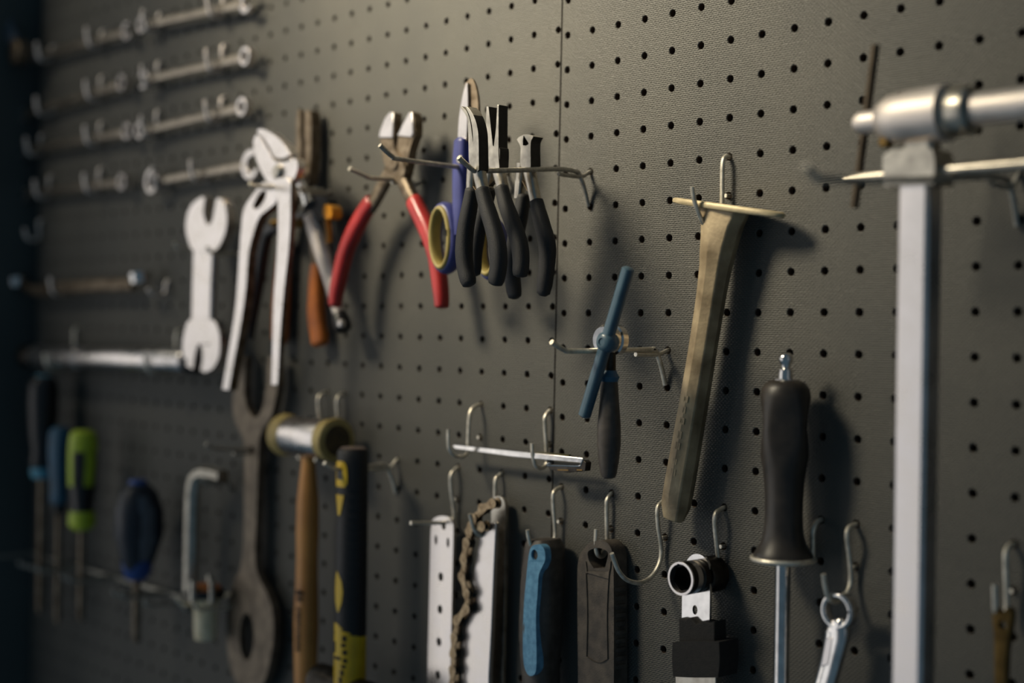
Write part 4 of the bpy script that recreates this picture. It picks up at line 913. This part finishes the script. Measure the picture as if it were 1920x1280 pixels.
S.append(driver('lime green and black screwdriver', (155, 900), 44, 808, 990, 1165, 15, ('black', 'lime', 'lime'), 3.6, HP, cap=[(805, 0), (806, .6), (812, .88), (826, 1.0), (845, 1.02), (846, 0)], ring=[(958, 0), (958, .84), (966, .95), (984, .95), (993, .6), (993, 0)]))
t, u, d = S[-1]; vv = lambda y: at(155, y, d)[1]
for sa, sb in ((-.95, -.45), (.42, .95)):
    m = M(); wrap(m, lambda v: (u, d), lambda v: 15., [(vv(838), sa, sb), (vv(870), sa, sb), (vv(910), sa * .9, sb * .9)], lift=.4, seg=6); m.done('side_stripe', 'lime', t)
S.append(driver('fat navy and grey screwdriver with a royal blue collar', (258, 980), 40, 905, 1082, 1205, 26, ('navy', 'royal', 'royal'), 4, [(0, 0), (0, .35), (.03, .5), (.1, .75), (.3, 1), (.55, 1), (.8, .7), (.95, .5), (1, .4), (1, 0)], cap=[(898, 0), (899, .32), (904, .36), (918, .4), (918, 0)], ring=[(1030, 0), (1030, .62), (1055, .6), (1078, .5), (1086, .34), (1086, 0)], flutes=(3, .12)))
t, u, d = S[-1]; vv = lambda y: at(258, y, d)[1]
m = M(); wrap(m, lambda v: (u, d), lambda v: 25., [(vv(925), .25, .6), (vv(960), .3, .9), (vv(1010), .35, .9), (vv(1045), .35, .7)], lift=-1.5, seg=6); m.done('grey_panel', 'slate', t)
# bar rack whose loops steady the shafts
DRk = 30; vr = at(175, 1085, DRk)[1]; u0, u1 = at(25, 1060, DRk)[0], at(330, 1120, DRk)[0]
t = thing('screwdriver_rack', 'low wire rack whose prongs steady the screwdriver shafts', 'tool rack', ((u0 + u1) / 2, vr, 0))
m = M(); tube(m, [(u0, vr, 8), (u1, vr, 8)], 2.2, seg=10, ref=(0, 1, 0)); m.done('rail', 'wire_dark', t)
us = [u0 + 4] + sum([[s[1] - 8, s[1] + 8] for s in S], []) + [u1 - 4]
for uu in us:
    m = M(); tube(m, spline([(uu, vr, 8), (uu, vr, 40), (uu, vr + 2, 58), (uu, vr + 7, 62)], 5), 2.0, seg=8, ref=(1, 0, 0)); m.done('prong', 'wire_dark', t)
for uu in (u0 + 30, u1 - 30):
    hh = min(HOLES_L, key=lambda p: (p[0] - uu) ** 2 + (p[1] - vr) ** 2 * .2)
    m = M(); tube(m, spline([(hh[0], hh[1], -9), (hh[0], hh[1], 0), (hh[0], hh[1] - 2, 5), (hh[0], vr, 8)], 5), 2.0, seg=8, ref=(1, 0, 0)); m.done('mounting_wire', 'wire_dark', t)

# hex key
DHx = 28
t = thing('hex_key', 'L-shaped hex key, its bright short arm bent toward the dark spanner', 'hex key', at(372, 900, DHx) + (DHx,))
m = M(); q = [at(418, 893, DHx) + (DHx,), at(400, 888, DHx) + (DHx,), at(382, 886, DHx) + (DHx,), at(370, 892, DHx) + (DHx,), at(364, 906, DHx) + (DHx,), at(361, 930, DHx) + (DHx,), at(359, 1000, DHx) + (DHx,), at(357, 1110, DHx) + (DHx,)]
tube(m, spline(q, 5), 7.2, seg=6, ref=(0, 0, 1)); m.done('key', 'steel', t, sharp=50, bevel=.4)
t2 = thing('wire_hook', 'hook under the bend of the hex key', 'hook', (q[2][0], q[2][1], 0))
hh = min(HOLES_L, key=lambda p: (p[0] - q[1][0]) ** 2 * 3 + (p[1] - q[1][1] + 6) ** 2)
m = M(); tube(m, spline([(hh[0], hh[1], -9), (hh[0], hh[1], 2), (q[1][0], q[1][1] - 9, 12), (q[1][0], q[1][1] - 9.4, DHx), (q[1][0], q[1][1] - 8, DHx + 8), (q[1][0], q[1][1] - 4, DHx + 11)], 5), 1.8, seg=8, ref=(1, 0, 0)); m.done('bent_wire', 'wire_dark', t2)

# flanged metal cup with an orange-brown top
DU = 34
u, _ = at(386, 1130, DU); cv = lambda y: at(386, y, DU)[1]
t = thing('flanged_cup', 'small pale flanged metal cup with an orange-brown top', 'pipe fitting', (u, cv(1120), DU))
m = M(); lathe(m, (u, 0, DU), (0, 1, 0), [(cv(y), r) for y, r in [(1118, 0), (1118, 14.5), (1124, 15), (1128, 13), (1135, 11.6), (1190, 10.8), (1198, 9.8), (1198, 0)]][::-1], seg=32); m.done('cup', 'pale', t)
m = M(); lathe(m, (u, 0, DU), (0, 1, 0), [(cv(y), r) for y, r in [(1104, 0), (1104, 17.5), (1112, 18.5), (1118, 17.5), (1118, 0)]][::-1], seg=32); m.done('flange', 'black', t)
m = M(); lathe(m, (u, 0, DU), (0, 1, 0), [(cv(y), r) for y, r in [(1094, 0), (1095, 11), (1099, 14), (1105, 14.5), (1105, 0)]][::-1], seg=28); m.done('top_disc', 'copper', t)
for a in (-2.4, .2, 1.3):
    m = M(); lathe(m, (u + 17 * math.cos(a), 0, DU + 17 * math.sin(a)), (0, 1, 0), [(cv(y), r) for y, r in [(1082, 0), (1083, 2.5), (1086, 3.2), (1124, 3.2), (1124, 0)]][::-1], seg=14); m.done('stud', 'steel', t)
hh = min(HOLES_L, key=lambda p: (p[0] - u) ** 2 * 2 + (p[1] - cv(1135)) ** 2)
t2 = thing('wire_hook', 'forked hook under the rim of the flanged cup', 'hook', (hh[0], hh[1], 0))
for s in (-1, 1):
    m = M(); vv2 = cv(1127) - 4; tube(m, spline([(hh[0] + s * 1.5, hh[1], -9), (hh[0] + s * 1.5, hh[1], 1), (u + s * 15.5, vv2, 12), (u + s * 15.5, vv2, 44), (u + s * 16, vv2 + 2, 52), (u + s * 16, vv2 + 7, 56)], 5), 1.9, seg=8, ref=(1, 0, 0)); m.done('arm', 'wire', t2)
